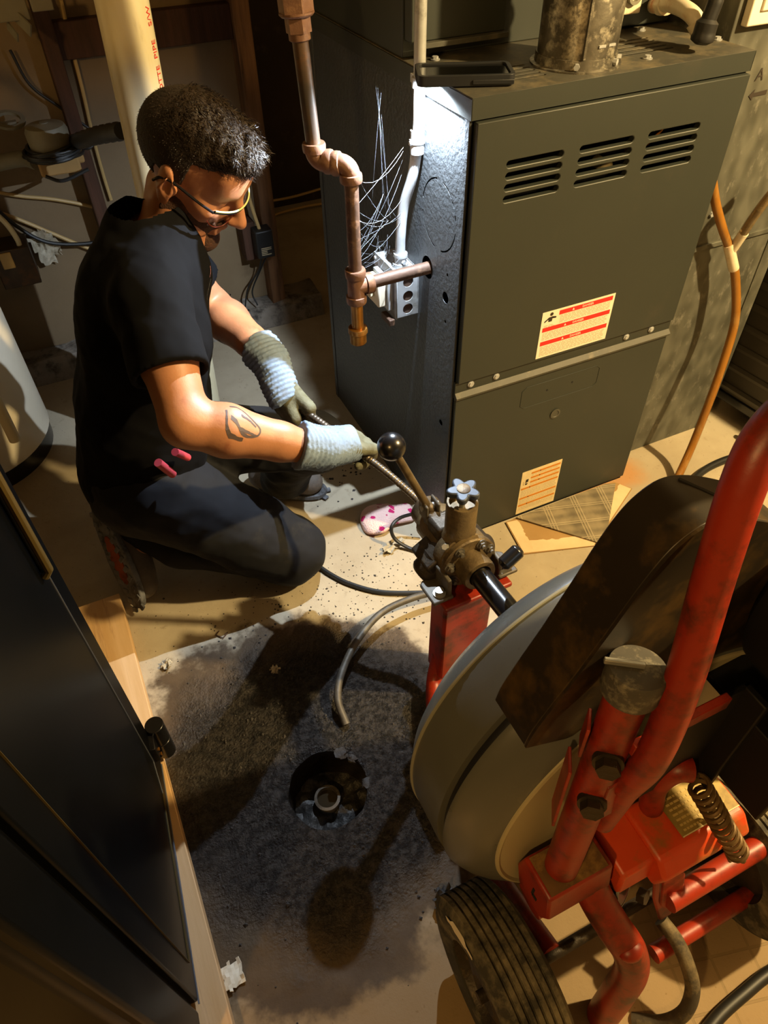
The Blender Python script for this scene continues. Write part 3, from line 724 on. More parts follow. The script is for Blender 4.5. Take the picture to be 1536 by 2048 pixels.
# ------------------------------------------------------------------ return duct on the right
du = empty('return_duct', (.81, .4, 0), 'spangled galvanized duct standing right of the furnace with hand-drawn arrow', 'duct')
mk('duct_body', B().bx(.625, 1.0, .078, .72, 0, 1.75), 'galv', du, bevel=.002)
mk('drive_cleat', B().bx(.624, .99, .072, .079, .648, .660), 'galv', du, bevel=.001)
mk('corner_strip', B().bx(.965, 1.003, .074, .080, 0, .64), 'galv', du, bevel=.001)
ap = [onz(0, 0)]*0
a0 = ony(1497, 192, .0775); a1 = ony(1536, 186, .0775)
ar = B().prism([(0, 0), (.013, .011), (.012, .004), (.05, .006), (.05, -.003), (.012, -.003), (.012, -.010)], a0+V((0, -.0005, 0)), X, Z, .0004)
mk('marker_arrow', ar, 'dark_print', du, smooth=0)
text('marker_text', 'A', 'dark_print', ony(1520, 150, .0775)+V((0, -.0006, 0)), X, Z, .034, du)
mk('screw', B().hexb(ony(1422, 428, .078), (0, -1, 0), .006, .006), 'zinc', du)
fs_ = empty('filter_door', (.84, .07, 1.09), 'cream filter access door fixed high on the galvanized duct', 'panel')
fd0 = ony(1480, 52, .076)
mk('door_panel', B().bx(fd0.x, fd0.x+.16, .060, .0775, fd0.z, fd0.z+.5), 'white_print', fs_, bevel=.003)
mk('raised_panel', B().bx(fd0.x+.024, fd0.x+.14, .055, .0605, fd0.z+.024, fd0.z+.48), 'white_print', fs_, bevel=.003)

# condensate trap and hose
ct = empty('condensate_trap', (.47, .2, 1.16), 'white plastic condensate pipe with rust stained elbow above the furnace', 'drain pipe')
e0 = ony(1262, 8, .222); e1 = ony(1345, 8, .14); e2 = ony(1385, 30, .075); e3 = ony(1410, 75, .050)
mk('flange_plate', B().box(e0+V((0, .008, .012)), (.055, .016, .06)), 'white_pvc', ct, bevel=.003)
mk('port_ring', B().lathe([(.010, 0), (.016, 0), (.017, .004), (.016, .008), (.010, .008)], e0+V((.002, -.001, .015)), (0, -1, 0), 20, closed=True), 'grey_plastic', ct)
q0 = ony(1308, 10, .238); q1 = ony(1318, 10, .195)
mk('pipe', B().tube(spline([q0, q1, e1, e2, e3], 8), .0145, 18), 'white_pvc', ct)
mk('coupling', B().cyl(q1+V((.006, 0, 0)), q1*.4+e1*.6, .018, n=20), 'white_pvc', ct)
mk('coupling', B().cyl(e2*.75+e3*.25, e2*.35+e3*.65, .018, n=20), 'white_pvc', ct)
foam = [ony(1452, -60, .03), ony(1432, 0, .03), ony(1415, 45, .03), ony(1402, 88, .03)]
mk('pipe_insulation', B().tube(spline(foam, 6), .013, 14, [.012]*6+[.014]*6+[.02]*4+[.022, .021, .012]), 'black_rubber', None, 'short black foam insulated line hanging beside the duct above the furnace', 'pipe insulation')

T = ony(1462, 502, .030)
hs = empty('condensate_hose', (.75, -.05, 0), 'stained amber vinyl condensate hose curving down beside the furnace to the floor', 'hose')
main = [ony(1424, 360, .055), ony(1432, 410, .045), ony(1446, 460, .034), T, ony(1471, 560, .02), ony(1470, 640, .0), ony(1448, 720, -.02), ony(1420, 800, -.04), ony(1385, 890, -.06), onz(1352, 962, .014), onz(1335, 995, .013)]
mk('hose', B().tube(spline(main[:4], 8), .0105, 14), 'amber_tube', hs)
mk('hose', B().tube(spline(main[3:], 8), .0112, 14), 'amber_tube', hs)
br0 = ony(1470, 495, .028); br1 = ony(1500, 445, .0); br2 = ony(1545, 385, -.03); br3 = ony(1600, 330, -.03)
mk('branch_hose', B().tube(spline([br0, br1, br2, br3], 6), .0105, 14), 'clear_tube', hs)
mk('wye_fitting', B().cyl(main[2]*.35+T*.65, T*.4+main[4]*.6, .0128, n=16).cyl(T, br0*.4+br1*.6, .0118, n=16), 'white_pvc', hs)
mk('scale_deposit', B().tube([br0*.5+br1*.5+V((0, 0, -.004)), br1+V((0, 0, -.005)), br1*.5+br2*.5+V((0, 0, -.005))], .0048, 8), 'dusty_rubber', hs)

# ------------------------------------------------------------------ ribbed chest on casters at the right
c0_ = V((1.045, .30, 0)); c1_ = V((1.115, -.34, 0)); cu_ = (c1_-c0_).normalized(); cn_ = V((cu_.y, -cu_.x, 0))
if cn_.x < 0: cn_ = -cn_
ch = empty('rolling_chest', ((c0_+c1_)/2+cn_*.2), 'dark ribbed metal chest on casters at the right wall of the duct', 'storage chest')
ln = (c1_-c0_).length
mk('chest_body', B().box((c0_+c1_)/2+cn_*.22+Z*.42, (ln, .40, .68), (cu_, cn_, Z)), 'chest_metal', ch, bevel=.004)
for k in range(9):
    z = .105+.068*k
    mk('rib', B().prism([(0, -.012), (-.010, -.006), (-.012, .004), (-.004, .012), (0, .012)], c0_+cn_*.021+Z*z, cn_, Z, ln) if cu_.dot(cn_.cross(Z)) > 0 else B().prism([(0, -.012), (-.010, -.006), (-.012, .004), (-.004, .012), (0, .012)], c1_+cn_*.021+Z*z, cn_, Z, ln), 'chest_metal', ch, smooth=0)
mk('base_skirt', B().box((c0_+c1_)/2+cn_*.215+Z*.068, (ln, .40, .03), (cu_, cn_, Z)), 'black_metal', ch, bevel=.003)
wc = onz(1505, 872, .03); wc = V((wc.x, wc.y, .03))
for k in range(2):
    cc = wc+(-cu_*.36*k) if k else wc
    ax_ = (-cn_+cu_*.35).normalized()
    ca = mk('caster', B().lathe([(.001, -.010), (.022, -.010), (.028, -.008), (.030, -.004), (.030, .006), (.028, .009), (.001, .009)], cc, ax_, 24).beam(cc+Z*.0-ax_*.014, cc+Z*.035-ax_*.014+cn_*.01, .012, .014), 'black_rubber', ch)
    hub = B().lathe([(.001, .0092), (.006, .0115), (.007, .0095), (.0185, .0095), (.0215, .0125), (.0235, .0095)], cc, ax_, 24); xx, yy_, _ = basis(ax_)
    mk('caster_hub', hub, 'chrome', ca)
    sp_ = B()
    for j in range(8):
        d = xx*math.cos(j*PI/4)+yy_*math.sin(j*PI/4); sp_.box(cc+d*.0125+ax_*.0105, (.010, .0035, .003), (d, ax_.cross(d), ax_))
    mk('caster_spokes', sp_, 'chrome', ca)

# ------------------------------------------------------------------ black safe and the plank it stands on
sA = onz(320, 1512, .05); sB = onz(398, 2008, .05); sd = (sA-sB); sd.z = 0; sl = sd.length; sd.normalize(); sn = V((sd.y, -sd.x, 0))
sf = empty('safe', sB-sn*.25+V((0, 0, -.014)), 'tall glossy black safe with pinstriped door and external hinge at left', 'safe')
S = lambda a, d, z: V((sB.x, sB.y, 0))+sd*a+sn*d+Z*z        # along the door, out of the door, up
z0s, z1s = .037, 1.42
def sbox(a0, a1, d0, d1, z0, z1): return B().box(S((a0+a1)/2, (d0+d1)/2, (z0+z1)/2), (abs(a1-a0), abs(d1-d0), z1-z0), (sd, sn, Z))
mk('body', sbox(-.085, sl+.012, -.56, -.012, z0s, z1s), 'safe_paint', sf, bevel=.018, seg=4)
mk('door_frame', sbox(-.080, -.006, -.03, -.004, z0s+.004, z1s-.02), 'safe_paint', sf, bevel=.006)
dr_ = mk('door', sbox(.004, sl, -.03, .0, z0s+.012, z1s-.03), 'safe_paint', sf, bevel=.004, seg=3)
def stripe(pts, r, m):
    b = B()
    for p, q in zip(pts[:-1], pts[1:]):
        p, q = V(p), V(q); b.beam(p, q, r, .0006, up=sn.cross((q-p).normalized()) if abs((q-p).normalized().dot(Z)) > .5 else Z)
    return b
m_ = .055
mk('pinstripe', stripe([S(m_, .0004, z1s-.1), S(m_, .0004, z0s+.05), S(sl-.10, .0004, z0s+.05)], .0035, 'x'), 'gold_line', dr_, smooth=0)
mk('pinstripe', stripe([S(sl-.10, .0004, z0s+.05), S(sl-.055, .0004, z0s+.10), S(sl-.055, .0004, .74)], .0022, 'x'), 'silver_line', dr_, smooth=0)
mk('edge_trim', sbox(.0, sl-.02, -.001, .0015, z0s+.012, z0s+.016), 'silver_line', dr_, smooth=0)
mk('handle_plate', sbox(sl-.075, sl-.045, 0, .006, .74, 1.05), 'blue_steel', dr_, bevel=.003)
mk('handle_bar', B().tube([S(sl-.080, .004, .74), S(sl-.080, .012, .75), S(sl-.080, .012, 1.05)], .006, 10), 'gold_line', dr_)
hg = mk('hinge', B().cyl(S(sl+.006, .016, .165), S(sl+.006, .016, .108), .0185, n=28).cyl(S(sl+.006, .016, .106), S(sl+.006, .016, .052), .0185, n=28).box(S(sl-.016, .004, .13), (.05, .012, .05), (sd, sn, Z)), 'black_metal', sf, bevel=.0012)
for z in (.098, .118): mk('hinge_screw', B().cyl(S(sl-.022, .010, z), S(sl-.022, .0125, z), .0035, n=10), 'brass', hg)
mk('foot', sbox(.05, .12, -.50, -.43, 0, z0s), 'black_rubber', sf); mk('foot', sbox(sl-.12, sl-.05, -.50, -.43, 0, z0s), 'black_rubber', sf)
pk = B().bx(-.985, -.8365, -1.25, .183, 0, .036)
mk('plank', pk, 'pine', None, 'pale yellow pine plank lying on the floor under the safe edge', 'plank', bevel=.002)

# ------------------------------------------------------------------ water heater
wh = empty('water_heater', (-1.145, .985, 0), 'white cylindrical water heater standing at left behind the safe', 'water heater')
WC = V((-1.145, .985, 0))
mk('tank', B().lathe([(.20, .05), (.235, .052), (.243, .06), (.243, 1.45), (.23, 1.47), (.05, 1.50)], WC, Z, 56), 'heater', wh)
mk('base_ring', B().lathe([(.20, 0), (.236, 0), (.236, .055), (.20, .055)], WC, Z, 56), 'black_metal', wh)
dp = dep(30, 880, 1.62)
mk('discharge_tube', B().tube(spline([V((dp.x-.03, dp.y+.06, 1.2)), V((dp.x-.004, dp.y+.006, 1.12)), V((dp.x, dp.y, 1.0)), dp+V((.001, 0, .1)), dp], 6), .0125, 16), 'cream_plastic', wh)
mk('relief_valve', B().cyl(V((dp.x-.03, dp.y+.06, 1.2)), WC+Z*1.2, .014, n=16), 'brass', wh)

# ------------------------------------------------------------------ drain stack
pv = empty('drain_stack', (-.446, .67, 0), 'thick cream plastic drain pipe with red lettering rising behind the man', 'drain pipe')
PV0 = V((-.470, .66, 0)); PV1 = V((-.375, .70, 2.3)); pdir = (PV1-PV0).normalized()
mk('pipe', B().cyl(PV0, PV1, .0535, n=40), 'pvc', pv)
mk('floor_collar', B().lathe([(.0535, 0), (.066, 0), (.066, .05), (.060, .058), (.0535, .058)], PV0, pdir, 36), 'pvc', pv)
ang = math.radians(-38)
rad_ = V((math.cos(ang), math.sin(ang), 0)); tang = V((-math.sin(ang), math.cos(ang), 0))
PZ = lambda z: PV0+pdir*(z/pdir.z)
def pipe_text(body, z, size):
    text('print', body, 'red_print', PZ(z)+rad_*.0540, pdir, -tang, size, pv, extrude=.0001, align='LEFT')
pipe_text('CHARLOTTE', .940, .0195); pipe_text('PIPE', 1.063, .0195); pipe_text('S/W', 1.120, .0195); pipe_text('ASTM', 1.166, .0195)

# small pump on the wall with its coiled cord, discharging into the stack
pp = empty('wall_pump', (-.62, 1.25, .72), 'grey capped condensate pump with black cord coiled round it on the wall', 'pump')
PP = dep(105, 300, 1.95)
mk('motor_cap', B().lathe([(.045, -.035), (.054, -.03), (.056, .015), (.050, .028), (.012, .034), (.012, .036), (.001, .037)], PP+Z*.035, Z, 28), 'grey_plastic', pp)
mk('pump_body', B().box(PP+V((.005, .03, -.035)), (.11, .09, .055)).box(PP+V((.05, .02, -.02)), (.05, .05, .05)), 'cardboard', pp, bevel=.006)
cord = []
for i in range(150):
    a = i*.26; cord.append(PP+V((.070*math.cos(a)+.008*math.sin(i*.31), .060*math.sin(a), -.008+.012*math.sin(i*.17)+.0001*i)))
mk('cord_coil', B().tube(cord, .0048, 7), 'black_rubber', pp)
mk('cord_tail', B().tube(spline([cord[-1], PP+V((.09, .0, -.01)), PP+V((.13, .02, .01))], 6), .0048, 7).tube(spline([PP+V((-.04, -.04, -.05)), PP+V((.0, -.05, -.065)), PP+V((.075, -.04, -.05))], 6), .005, 7), 'black_rubber', pp)
mk('discharge_hose', B().tube(spline([PP+V((.06, .03, .0)), dep(190, 272, 1.75), dep(243, 262, 1.62)], 8), .019, 14, [.018+.003*(i % 2) for i in range(17)]), 'black_rubber', pp)
mk('inlet_pipe', B().tube(spline([PP+V((-.05, .02, -.03)), dep(40, 318, 2.0), dep(-40, 335, 2.0)], 6), .021, 14), 'grey_plastic', pp)
mk('bracket', B().bx(PP.x-.03, PP.x+.03, PP.y+.05, 1.372, PP.z-.08, PP.z-.06).bx(PP.x-.03, PP.x+.03, 1.355, 1.374, PP.z-.09, PP.z+.0), 'grime', pp)
mk('round_strap', B().lathe([(.030, -.004), (.042, -.004), (.042, .004), (.030, .004)], dep(18, 240, 1.95), V((.1, -.3, 1)), 28, closed=True).beam(dep(18, 240, 1.95)+V((-.03, 0, -.012)), dep(18, 240, 1.95)+V((-.1, .1, -.03)), .012, .006).box(dep(18, 248, 1.95), (.04, .02, .012)), 'grey_plastic', pp)

# wiring on the partition
def wire(name, pts, r, m, label): return mk(name, B().tube(spline(pts, 8), r, 8), m, None, label, 'cable', 'cables fixed to the back walls')
yw = 1.355
wire('wall_cable', [ony(-30, 380, yw), ony(40, 392, yw), ony(110, 399, yw), ony(190, 415, yw), ony(290, 445, yw)], .0055, 'romex', 'flat tan cable running level across the wall under the pump')
wire('wall_cable', [ony(-30, 415, yw), ony(40, 440, yw), ony(100, 465, yw), ony(170, 494, yw), ony(240, 520, yw)], .006, 'romex', 'pale cable sloping down the wall behind the man')
wire('wall_cable', [ony(-20, 405, yw-.02), ony(30, 450, yw-.02), ony(90, 483, yw-.02), ony(160, 488, yw-.02), ony(230, 478, yw-.02)], .006, 'black_rubber', 'black cable sagging across the wall behind the man')
wire('wall_cable', [ony(20, 100, yw-.02), ony(60, 170, yw-.02), ony(120, 215, yw-.03), ony(185, 262, yw-.05)], .004, 'black_rubber', 'thin black cord hanging down to the pump hose')
wire('wall_cable', [ony(122, 0, yw), ony(140, 80, yw), ony(165, 180, yw), ony(185, 270, yw), ony(205, 345, yw), ony(222, 400, yw)], .0055, 'romex', 'tan cable stapled down beside the dark stud')
wire('wall_cable', [ony(520, 405, 2.2), ony(580, 395, 2.2), ony(640, 378, 2.2), ony(700, 360, 2.2)], .006, 'romex', 'upper dusty cable crossing the dark wall by the furnace')
wire('wall_cable', [ony(520, 440, 2.2), ony(580, 420, 2.2), ony(640, 408, 2.2), ony(700, 404, 2.2)], .006, 'romex', 'lower dusty cable crossing the dark wall by the furnace')
ob = empty('outlet_box', ony(40, 540, 1.33), 'dark metal outlet box with pale cable at the left wall', 'outlet box')
oc = ony(28, 520, 1.28)
mk('box', B().bx(oc.x-.055, oc.x+.055, 1.25, 1.355, oc.z-.075, oc.z+.045), 'iron_black', ob, bevel=.003)
mk('feed_cable', B().tube(spline([ony(-30, 410, 1.27), ony(10, 445, 1.27), ony(35, 480, 1.27), ony(42, 505, 1.28)], 6), .008, 10), 'cream_plastic', ob)
mk('receptacle', B().bx(oc.x-.035, oc.x+.0, 1.244, 1.252, oc.z-.01, oc.z+.04), 'romex', ob, bevel=.003)
def crumple(c, size, seed, n=14, flat=.35):
    b = B(); vs = []; fs = []
    for i in range(n+1):
        for j in range(n+1):
            x, y = (i/n-.5)*size[0], (j/n-.5)*size[1]
            w = 1+.25*noise.noise((i*.5, j*.5, seed))
            vs.append(V(c)+V((x*w, y*w, size[2]*(noise.noise((x*60/size[0]*.05, y*60/size[1]*.05, seed))+flat*noise.noise((i*.9, j*.9, seed))))))
    for i in range(n):
        for j in range(n):
            cx, cy = (i+.5)/n-.5, (j+.5)/n-.5
            if (cx*cx+cy*cy)**.5 > .36+.16*noise.noise((math.atan2(cy, cx)*1.7, seed, 2)): continue
            a = i*(n+1)+j; fs.append((a, a+n+1, a+n+2, a+1))
    used = sorted({i for f in fs for i in f}); mp = {u: k for k, u in enumerate(used)}
    return b.add([vs[u] for u in used], [tuple(mp[i] for i in f) for f in fs])
def solid(o, t):
    md = o.modifiers.new('thickness', 'SOLIDIFY'); md.thickness = t; md.offset = 1; return o
pw = crumple((0, 0, 0), (.11, .16, .02), 4); pm = ony(92, 492, 1.348)
pb2 = B(); pb2.add([pm+V((p.x, -p.z-.004, p.y)) for p in pw.v], pw.f)
solid(mk('torn_paper', pb2, 'wrinkled_paper', None, 'torn pale insulation paper stuck to wall beside the outlet box', 'paper', smooth=0), .0015)
tr = empty('power_adapter', ony(520, 490, 1.29), 'black plug-in power adapter on an outlet box beside the bare stud', 'power adapter')
tc_ = ony(522, 478, 1.29)
mk('outlet_plate', B().bx(tc_.x-.060, tc_.x-.012, 1.30, 1.372, tc_.z-.075, tc_.z+.06), 'dark_wood', tr, bevel=.003)
mk('adapter_body', B().bx(tc_.x-.030, tc_.x+.033, 1.245, 1.302, tc_.z-.052, tc_.z+.046), 'black_rubber', tr, bevel=.005)
lb = B(); random.seed(2)
for i in range(5): lb.bx(tc_.x-.016, tc_.x+.004+random.uniform(0, .018), 1.2445, 1.2452, tc_.z-.016-.006*i, tc_.z-.013-.006*i)
o = mk('rating_print', lb, 'grey_print', tr, smooth=0); o['kind'] = 'stuff'
mk('plug_cord', B().tube(spline([V((tc_.x-.01, 1.27, tc_.z-.05)), V((tc_.x-.03, 1.28, tc_.z-.11)), V((tc_.x-.075, 1.29, tc_.z-.17)), V((tc_.x-.10, 1.285, tc_.z-.25)), V((tc_.x-.09, 1.27, .09))], 8), .003, 7), 'black_rubber', tr)
mk('plug_cord', B().tube(spline([V((tc_.x+.01, 1.27, tc_.z-.05)), V((tc_.x-.02, 1.285, tc_.z-.11)), V((tc_.x-.06, 1.295, tc_.z-.19)), V((tc_.x-.052, 1.28, .095))], 8), .003, 7), 'black_rubber', tr)
mk('plug_cord', B().tube(spline([V((tc_.x-.005, 1.27, tc_.z+.04)), V((tc_.x-.012, 1.285, tc_.z+.09)), V((tc_.x-.02, 1.30, tc_.z+.16))], 8), .006, 7), 'romex', tr)
hp = empty('hanging_bracket', dep(30, 30, 1.7), 'pale grey sheet metal brackets hanging in dark upper left corner', 'bracket')
mk('plate', B().box(dep(15, 18, 1.7), (.09, .012, .05)), 'grey_plastic', hp, bevel=.002)
mk('plate', B().box(dep(82, 4, 1.7), (.05, .012, .035)), 'grey_plastic', hp, bevel=.002)
mk('strap', B().beam(dep(25, 25, 1.72), dep(62, 62, 1.72), .004, .03), 'grey_plastic', hp)
mk('strap', B().beam(dep(15, 50, 1.74), dep(36, 76, 1.74), .004, .022), 'grey_plastic', hp)
mk('hanger_rod', B().tube([dep(30, 5, 1.7), dep(30, 5, 1.7)+V((0, 0, .95))], .004, 8).tube([dep(82, 0, 1.7), dep(82, 0, 1.7)+V((0, 0, .9))], .004, 8), 'iron_black', hp)

# ------------------------------------------------------------------ floor drain
fd = empty('floor_drain', (HOLE.x, HOLE.y, -.2), 'open round hole in the floor with a small pipe standing in sludge', 'drain')
pr = [(HR*1.06, .0), (HR*1.02, -.012), (HR*1.05, -.04), (HR*1.0, -.09), (HR*.99, -.135), (HR*.9, -.14), (.001, -.142)]
b = B(); nn = 72; vs = []; fs = []
for k, (r, h) in enumerate(pr[:5]):
    for j in range(nn):
        a = 2*PI*j/nn; q = r*(1+.04*noise.noise((2.5*math.cos(a), 2.5*math.sin(a), h*30))); vs.append((HOLE.x+q*math.cos(a), HOLE.y+q*math.sin(a), h-.002))
for k in range(4):
    for j in range(nn): fs.append((k*nn+j, (k+1)*nn+j, (k+1)*nn+(j+1) % nn, k*nn+(j+1) % nn))
b.add(vs, fs); mk('pit_wall', b, 'wet_dark', fd, fixn=False)
pc = onz(655, 1597, -.085); pc.z = 0
b = B(); vs = [(HOLE.x, HOLE.y, -.10)]; fs = []
for k in range(1, 13):
    for j in range(60):
        a = 2*PI*j/60; r = HR*1.03*k/12; x, y = HOLE.x+r*math.cos(a), HOLE.y+r*math.sin(a)
        vs.append((x, y, -.105+.012*noise.noise((x*30, y*30, 1))+.008*noise.noise((x*70, y*70, 2))))
for j in range(60): fs.append((0, 1+j, 1+(j+1) % 60))
for k in range(11):
    for j in range(60): fs.append((1+k*60+j, 1+(k+1)*60+j, 1+(k+1)*60+(j+1) % 60, 1+k*60+(j+1) % 60))
b.add(vs, fs); mk('sludge', b, 'sludge', fd, fixn=False)
mk('standpipe', B().lathe([(.0225, -.13), (.0265, -.13), (.0265, -.088), (.0285, -.086), (.0285, -.080), (.0225, -.078)], pc, Z, 32, closed=True), 'clay_pipe', fd)
mk('pipe_water', B().cyl(pc+Z*(-.095), pc+Z*(-.092), .0226, n=28), 'murky_water', fd)
rimb = B(); random.seed(9)
for a in (30, 52, 350):
    t = math.radians(a+random.uniform(-6, 6)); c = HOLE+V((math.cos(t)*HR*1.0, math.sin(t)*HR*1.0, -.003)); r0 = random.uniform(.007, .015)
    b1 = B().ball((0, 0, 0), 1, 9, 6); rimb.add([c+V((p.x*r0*1.2, p.y*r0*1.2, p.z*r0*.4))*(1+.7*noise.noise(p*2.3+c*40)) for p in b1.v], b1.f)
o = mk('rim_rubble', rimb, 'rubble_grey', fd, fixn=False); o['kind'] = 'stuff'
# grit scattered on the floor
gb = B(); random.seed(21)
def grit(cx, cy, sx, sy, n, r0, r1):
    for _ in range(n):
        x, y = random.gauss(cx, sx), random.gauss(cy, sy)
        if (V((x, y, 0))-HOLE).length < HR+.012 or x < -.82 or (x > -.01 and y > -.01): continue
        r = random.uniform(r0, r1); c = V((x, y, r*.25)); a = random.random()*6.28
        vs = [c+V((r*math.cos(a+k*1.57)*random.uniform(.6, 1.2), r*math.sin(a+k*1.57)*random.uniform(.6, 1.2), -r*.2)) for k in range(4)]+[c+V((0, 0, r*.6))]
        gb.add(vs, [(0, 1, 4), (1, 2, 4), (2, 3, 4), (3, 0, 4)])
grit(-.30, .0, .14, .09, 170, .0012, .0034); grit(-.55, -.4, .2, .2, 500, .0015, .0055); grit(-.16, .42, .06, .06, 60, .002, .006); grit(-.2, -.12, .1, .06, 120, .001, .003); grit(-.55, .0, .15, .08, 80, .001, .003)
mk('grit', gb, 'rubble_grey', None, 'dark grit and crumbs of concrete scattered round the open drain', 'grit', kind='stuff', smooth=0, fixn=False)
def chip(name, px_, size, seed, m, label, rot=0, cat='debris', flat=.5):
    c = onz(*px_, .004); q = crumple((0, 0, 0), size, seed, 10, flat); zmin = min(p.z for p in q.v)
    R = Matrix.Rotation(rot, 3, 'Z'); b = B(); b.add([V((c.x, c.y, .001))+R @ V((p.x, p.y, p.z-zmin)) for p in q.v], q.f)
    return solid(mk(name, b, m, None, label, cat, smooth=0), .002)
chip('paint_chip', (335, 1330), (.034, .036, .012), 3, 'wrinkled_paper', 'small curled pale chip on the floor near the plank')
chip('paint_chip', (550, 1338), (.028, .030, .008), 5, 'wrinkled_paper', 'small pale chip on the dark patch above the drain hole')
chip('caulk_lump', (466, 1950), (.058, .062, .007), 8, 'white_print', 'flat white lump of dried compound beside plank near picture bottom')
chip('mud_clod', (893, 1800), (.07, .06, .03), 12, 'rubble_grey', 'wet grey clod of mud in front of the machine tire', .4)
chip('paper_scrap', (785, 1095), (.085, .035, .016), 15, 'wrinkled_paper', 'torn white paper scrap on the floor beside the pink sock', .3, 'paper')
mk('wire_staple', B().tube([onz(438, 1262, .003), onz(432, 1270, .003), onz(446, 1276, .003)]+[onz(456, 1264, .003)], .0016, 6), 'iron', None, 'small bent rusty wire lying on floor below the man', 'wire')

# sock
def sock():
    c = onz(757, 1046, .0); a = (onz(835, 1030)-onz(725, 1046)); a.z = 0; a.normalize(); bb_ = Z.cross(a); b = B(); n = 26; ring = []
    L_ = [(-.052, .012, .010), (-.045, .040, .020), (-.025, .055, .028), (.0, .058, .030), (.02, .050, .034), (.035, .040, .034), (.05, .036, .028), (.07, .036, .026), (.09, .034, .022), (.105, .026, .014)]
    for k, (s, w_, h) in enumerate(L_):
        for j in range(n):
            t = 2*PI*j/n; p = c+a*s+bb_*(w_*math.cos(t)+(.012 if k > 4 else 0))+Z*max(.001, h*.5+h*.62*math.sin(t))
            p += V((1, 1, .6))*(.006*noise.noise(p*38)); p.z = max(.001, p.z); ring.append(p)
    fs = [(k*n+j, k*n+(j+1) % n, (k+1)*n+(j+1) % n, (k+1)*n+j) for k in range(len(L_)-1) for j in range(n)]
    fs += [tuple(range(n)), tuple(range((len(L_)-1)*n, len(L_)*n))]
    b.add(ring, fs); o = mk('fuzzy_sock', b, 'sock', None, 'fuzzy pale pink sock with magenta spots on the floor', 'sock', smooth=80)
    md = o.modifiers.new('soft', 'SUBSURF'); md.levels = 1; md.render_levels = 2
    cuff = c+a*.035+bb_*.0
def sock_mat():
    m = bpy.data.materials.new('sock'); m.use_nodes = True; MATS['sock'] = m; nt = m.node_tree; N = nt.nodes; L = nt.links; b = N['Principled BSDF']; b.inputs['Roughness'].default_value = .95
    tc = N.new('ShaderNodeTexCoord'); vo = N.new('ShaderNodeTexVoronoi'); vo.inputs['Scale'].default_value = 34; L.new(tc.outputs['Object'], vo.inputs['Vector'])
    n = N.new('ShaderNodeTexNoise'); n.inputs['Scale'].default_value = 90; L.new(tc.outputs['Object'], n.inputs['Vector'])
    ad = N.new('ShaderNodeMath'); ad.operation = 'MULTIPLY_ADD'; L.new(n.outputs[0], ad.inputs[0]); ad.inputs[1].default_value = .5; L.new(vo.outputs[0], ad.inputs[2])
    r = N.new('ShaderNodeMapRange'); r.inputs['From Min'].default_value = .50; r.inputs['From Max'].default_value = .58; L.new(ad.outputs[0], r.inputs['Value'])
    x = N.new('ShaderNodeMix'); x.data_type = 'RGBA'; L.new(r.outputs[0], x.inputs[0]); x.inputs[6].default_value = lin('#c51a62'); x.inputs[7].default_value = lin('#e8c3bb'); L.new(x.outputs[2], b.inputs['Base Color'])
    bp = N.new('ShaderNodeBump'); bp.inputs['Strength'].default_value = .8; bp.inputs['Distance'].default_value = .004; n2 = N.new('ShaderNodeTexNoise'); n2.inputs['Scale'].default_value = 260; L.new(tc.outputs['Object'], n2.inputs['Vector']); L.new(n2.outputs[0], bp.inputs['Height']); L.new(bp.outputs[0], b.inputs['Normal'])
sock_mat(); sock()

# plaid board on a taped cardboard sheet under the front of the furnace
cb_ = [onz(1005, 1040), onz(1048, 1112), onz(1160, 1100), onz(1245, 1030), onz(1228, 985)]
cb_[0] = V((cb_[0].x, -.012, 0))
C0 = onz(1008, 1043); C1 = onz(1046, 1110); C2 = onz(1190, 1093); C3 = onz(1262, 1000)
mk('cardboard_sheet', B().prism([(p.x, p.y) for p in (V((C0.x, -.013, 0)), C1, C2, V((C3.x+.03, -.06, 0)), V((C3.x, -.013, 0)))], (0, 0, .0005), X, Y, .004), 'cardboard', None, 'flat brown cardboard sheet edged with masking tape by the furnace', 'cardboard', smooth=0)
cs = bpy.data.objects['cardboard_sheet']
def strip(p, q, w, z, name='tape_strip'):
    p = V((p.x, p.y, z)); q = V((q.x, q.y, z)); d = (q-p).normalized(); s = Z.cross(d); b = B(); k = 24; vs = []; fs = []
    for i in range(k+1):
        m = p+(q-p)*i/k; vs += [m+Z*.0, m+s*(w*(1+.22*noise.noise((i*.45, p.x*9, 1))))]
    fs = [(2*i, 2*i+2, 2*i+3, 2*i+1) for i in range(k)]
    b.add(vs, fs); o = mk(name, b, 'masking', cs, smooth=0); solid(o, .0006); return o
Cc0 = V((C0.x+.002, -.016, 0))
strip(C1+V((.002, .002, 0)), C2+V((-.002, .0, 0)), .038, .0048); strip(Cc0, C1+V((.003, .003, 0)), .032, .0050); strip(C2+V((-.004, .002, 0)), V((C3.x+.026, -.06, 0)), .035, .0046)
t0, t1, t2, t3 = onz(1033, 1038, .008), onz(1210, 1090, .008), onz(1231, 968, .008), onz(1140, 1000, .008)
mk('plaid_board', B().prism([(p.x, p.y) for p in (V((t0.x, -.014, 0)), t1, t2+V((.0, -.0, 0)), V((t2.x-.03, -.014, 0)))], (0, 0, .0062), X, Y, .005), 'plaid', None, 'grey plaid patterned board lying on cardboard under the furnace front', 'board', bevel=.001)

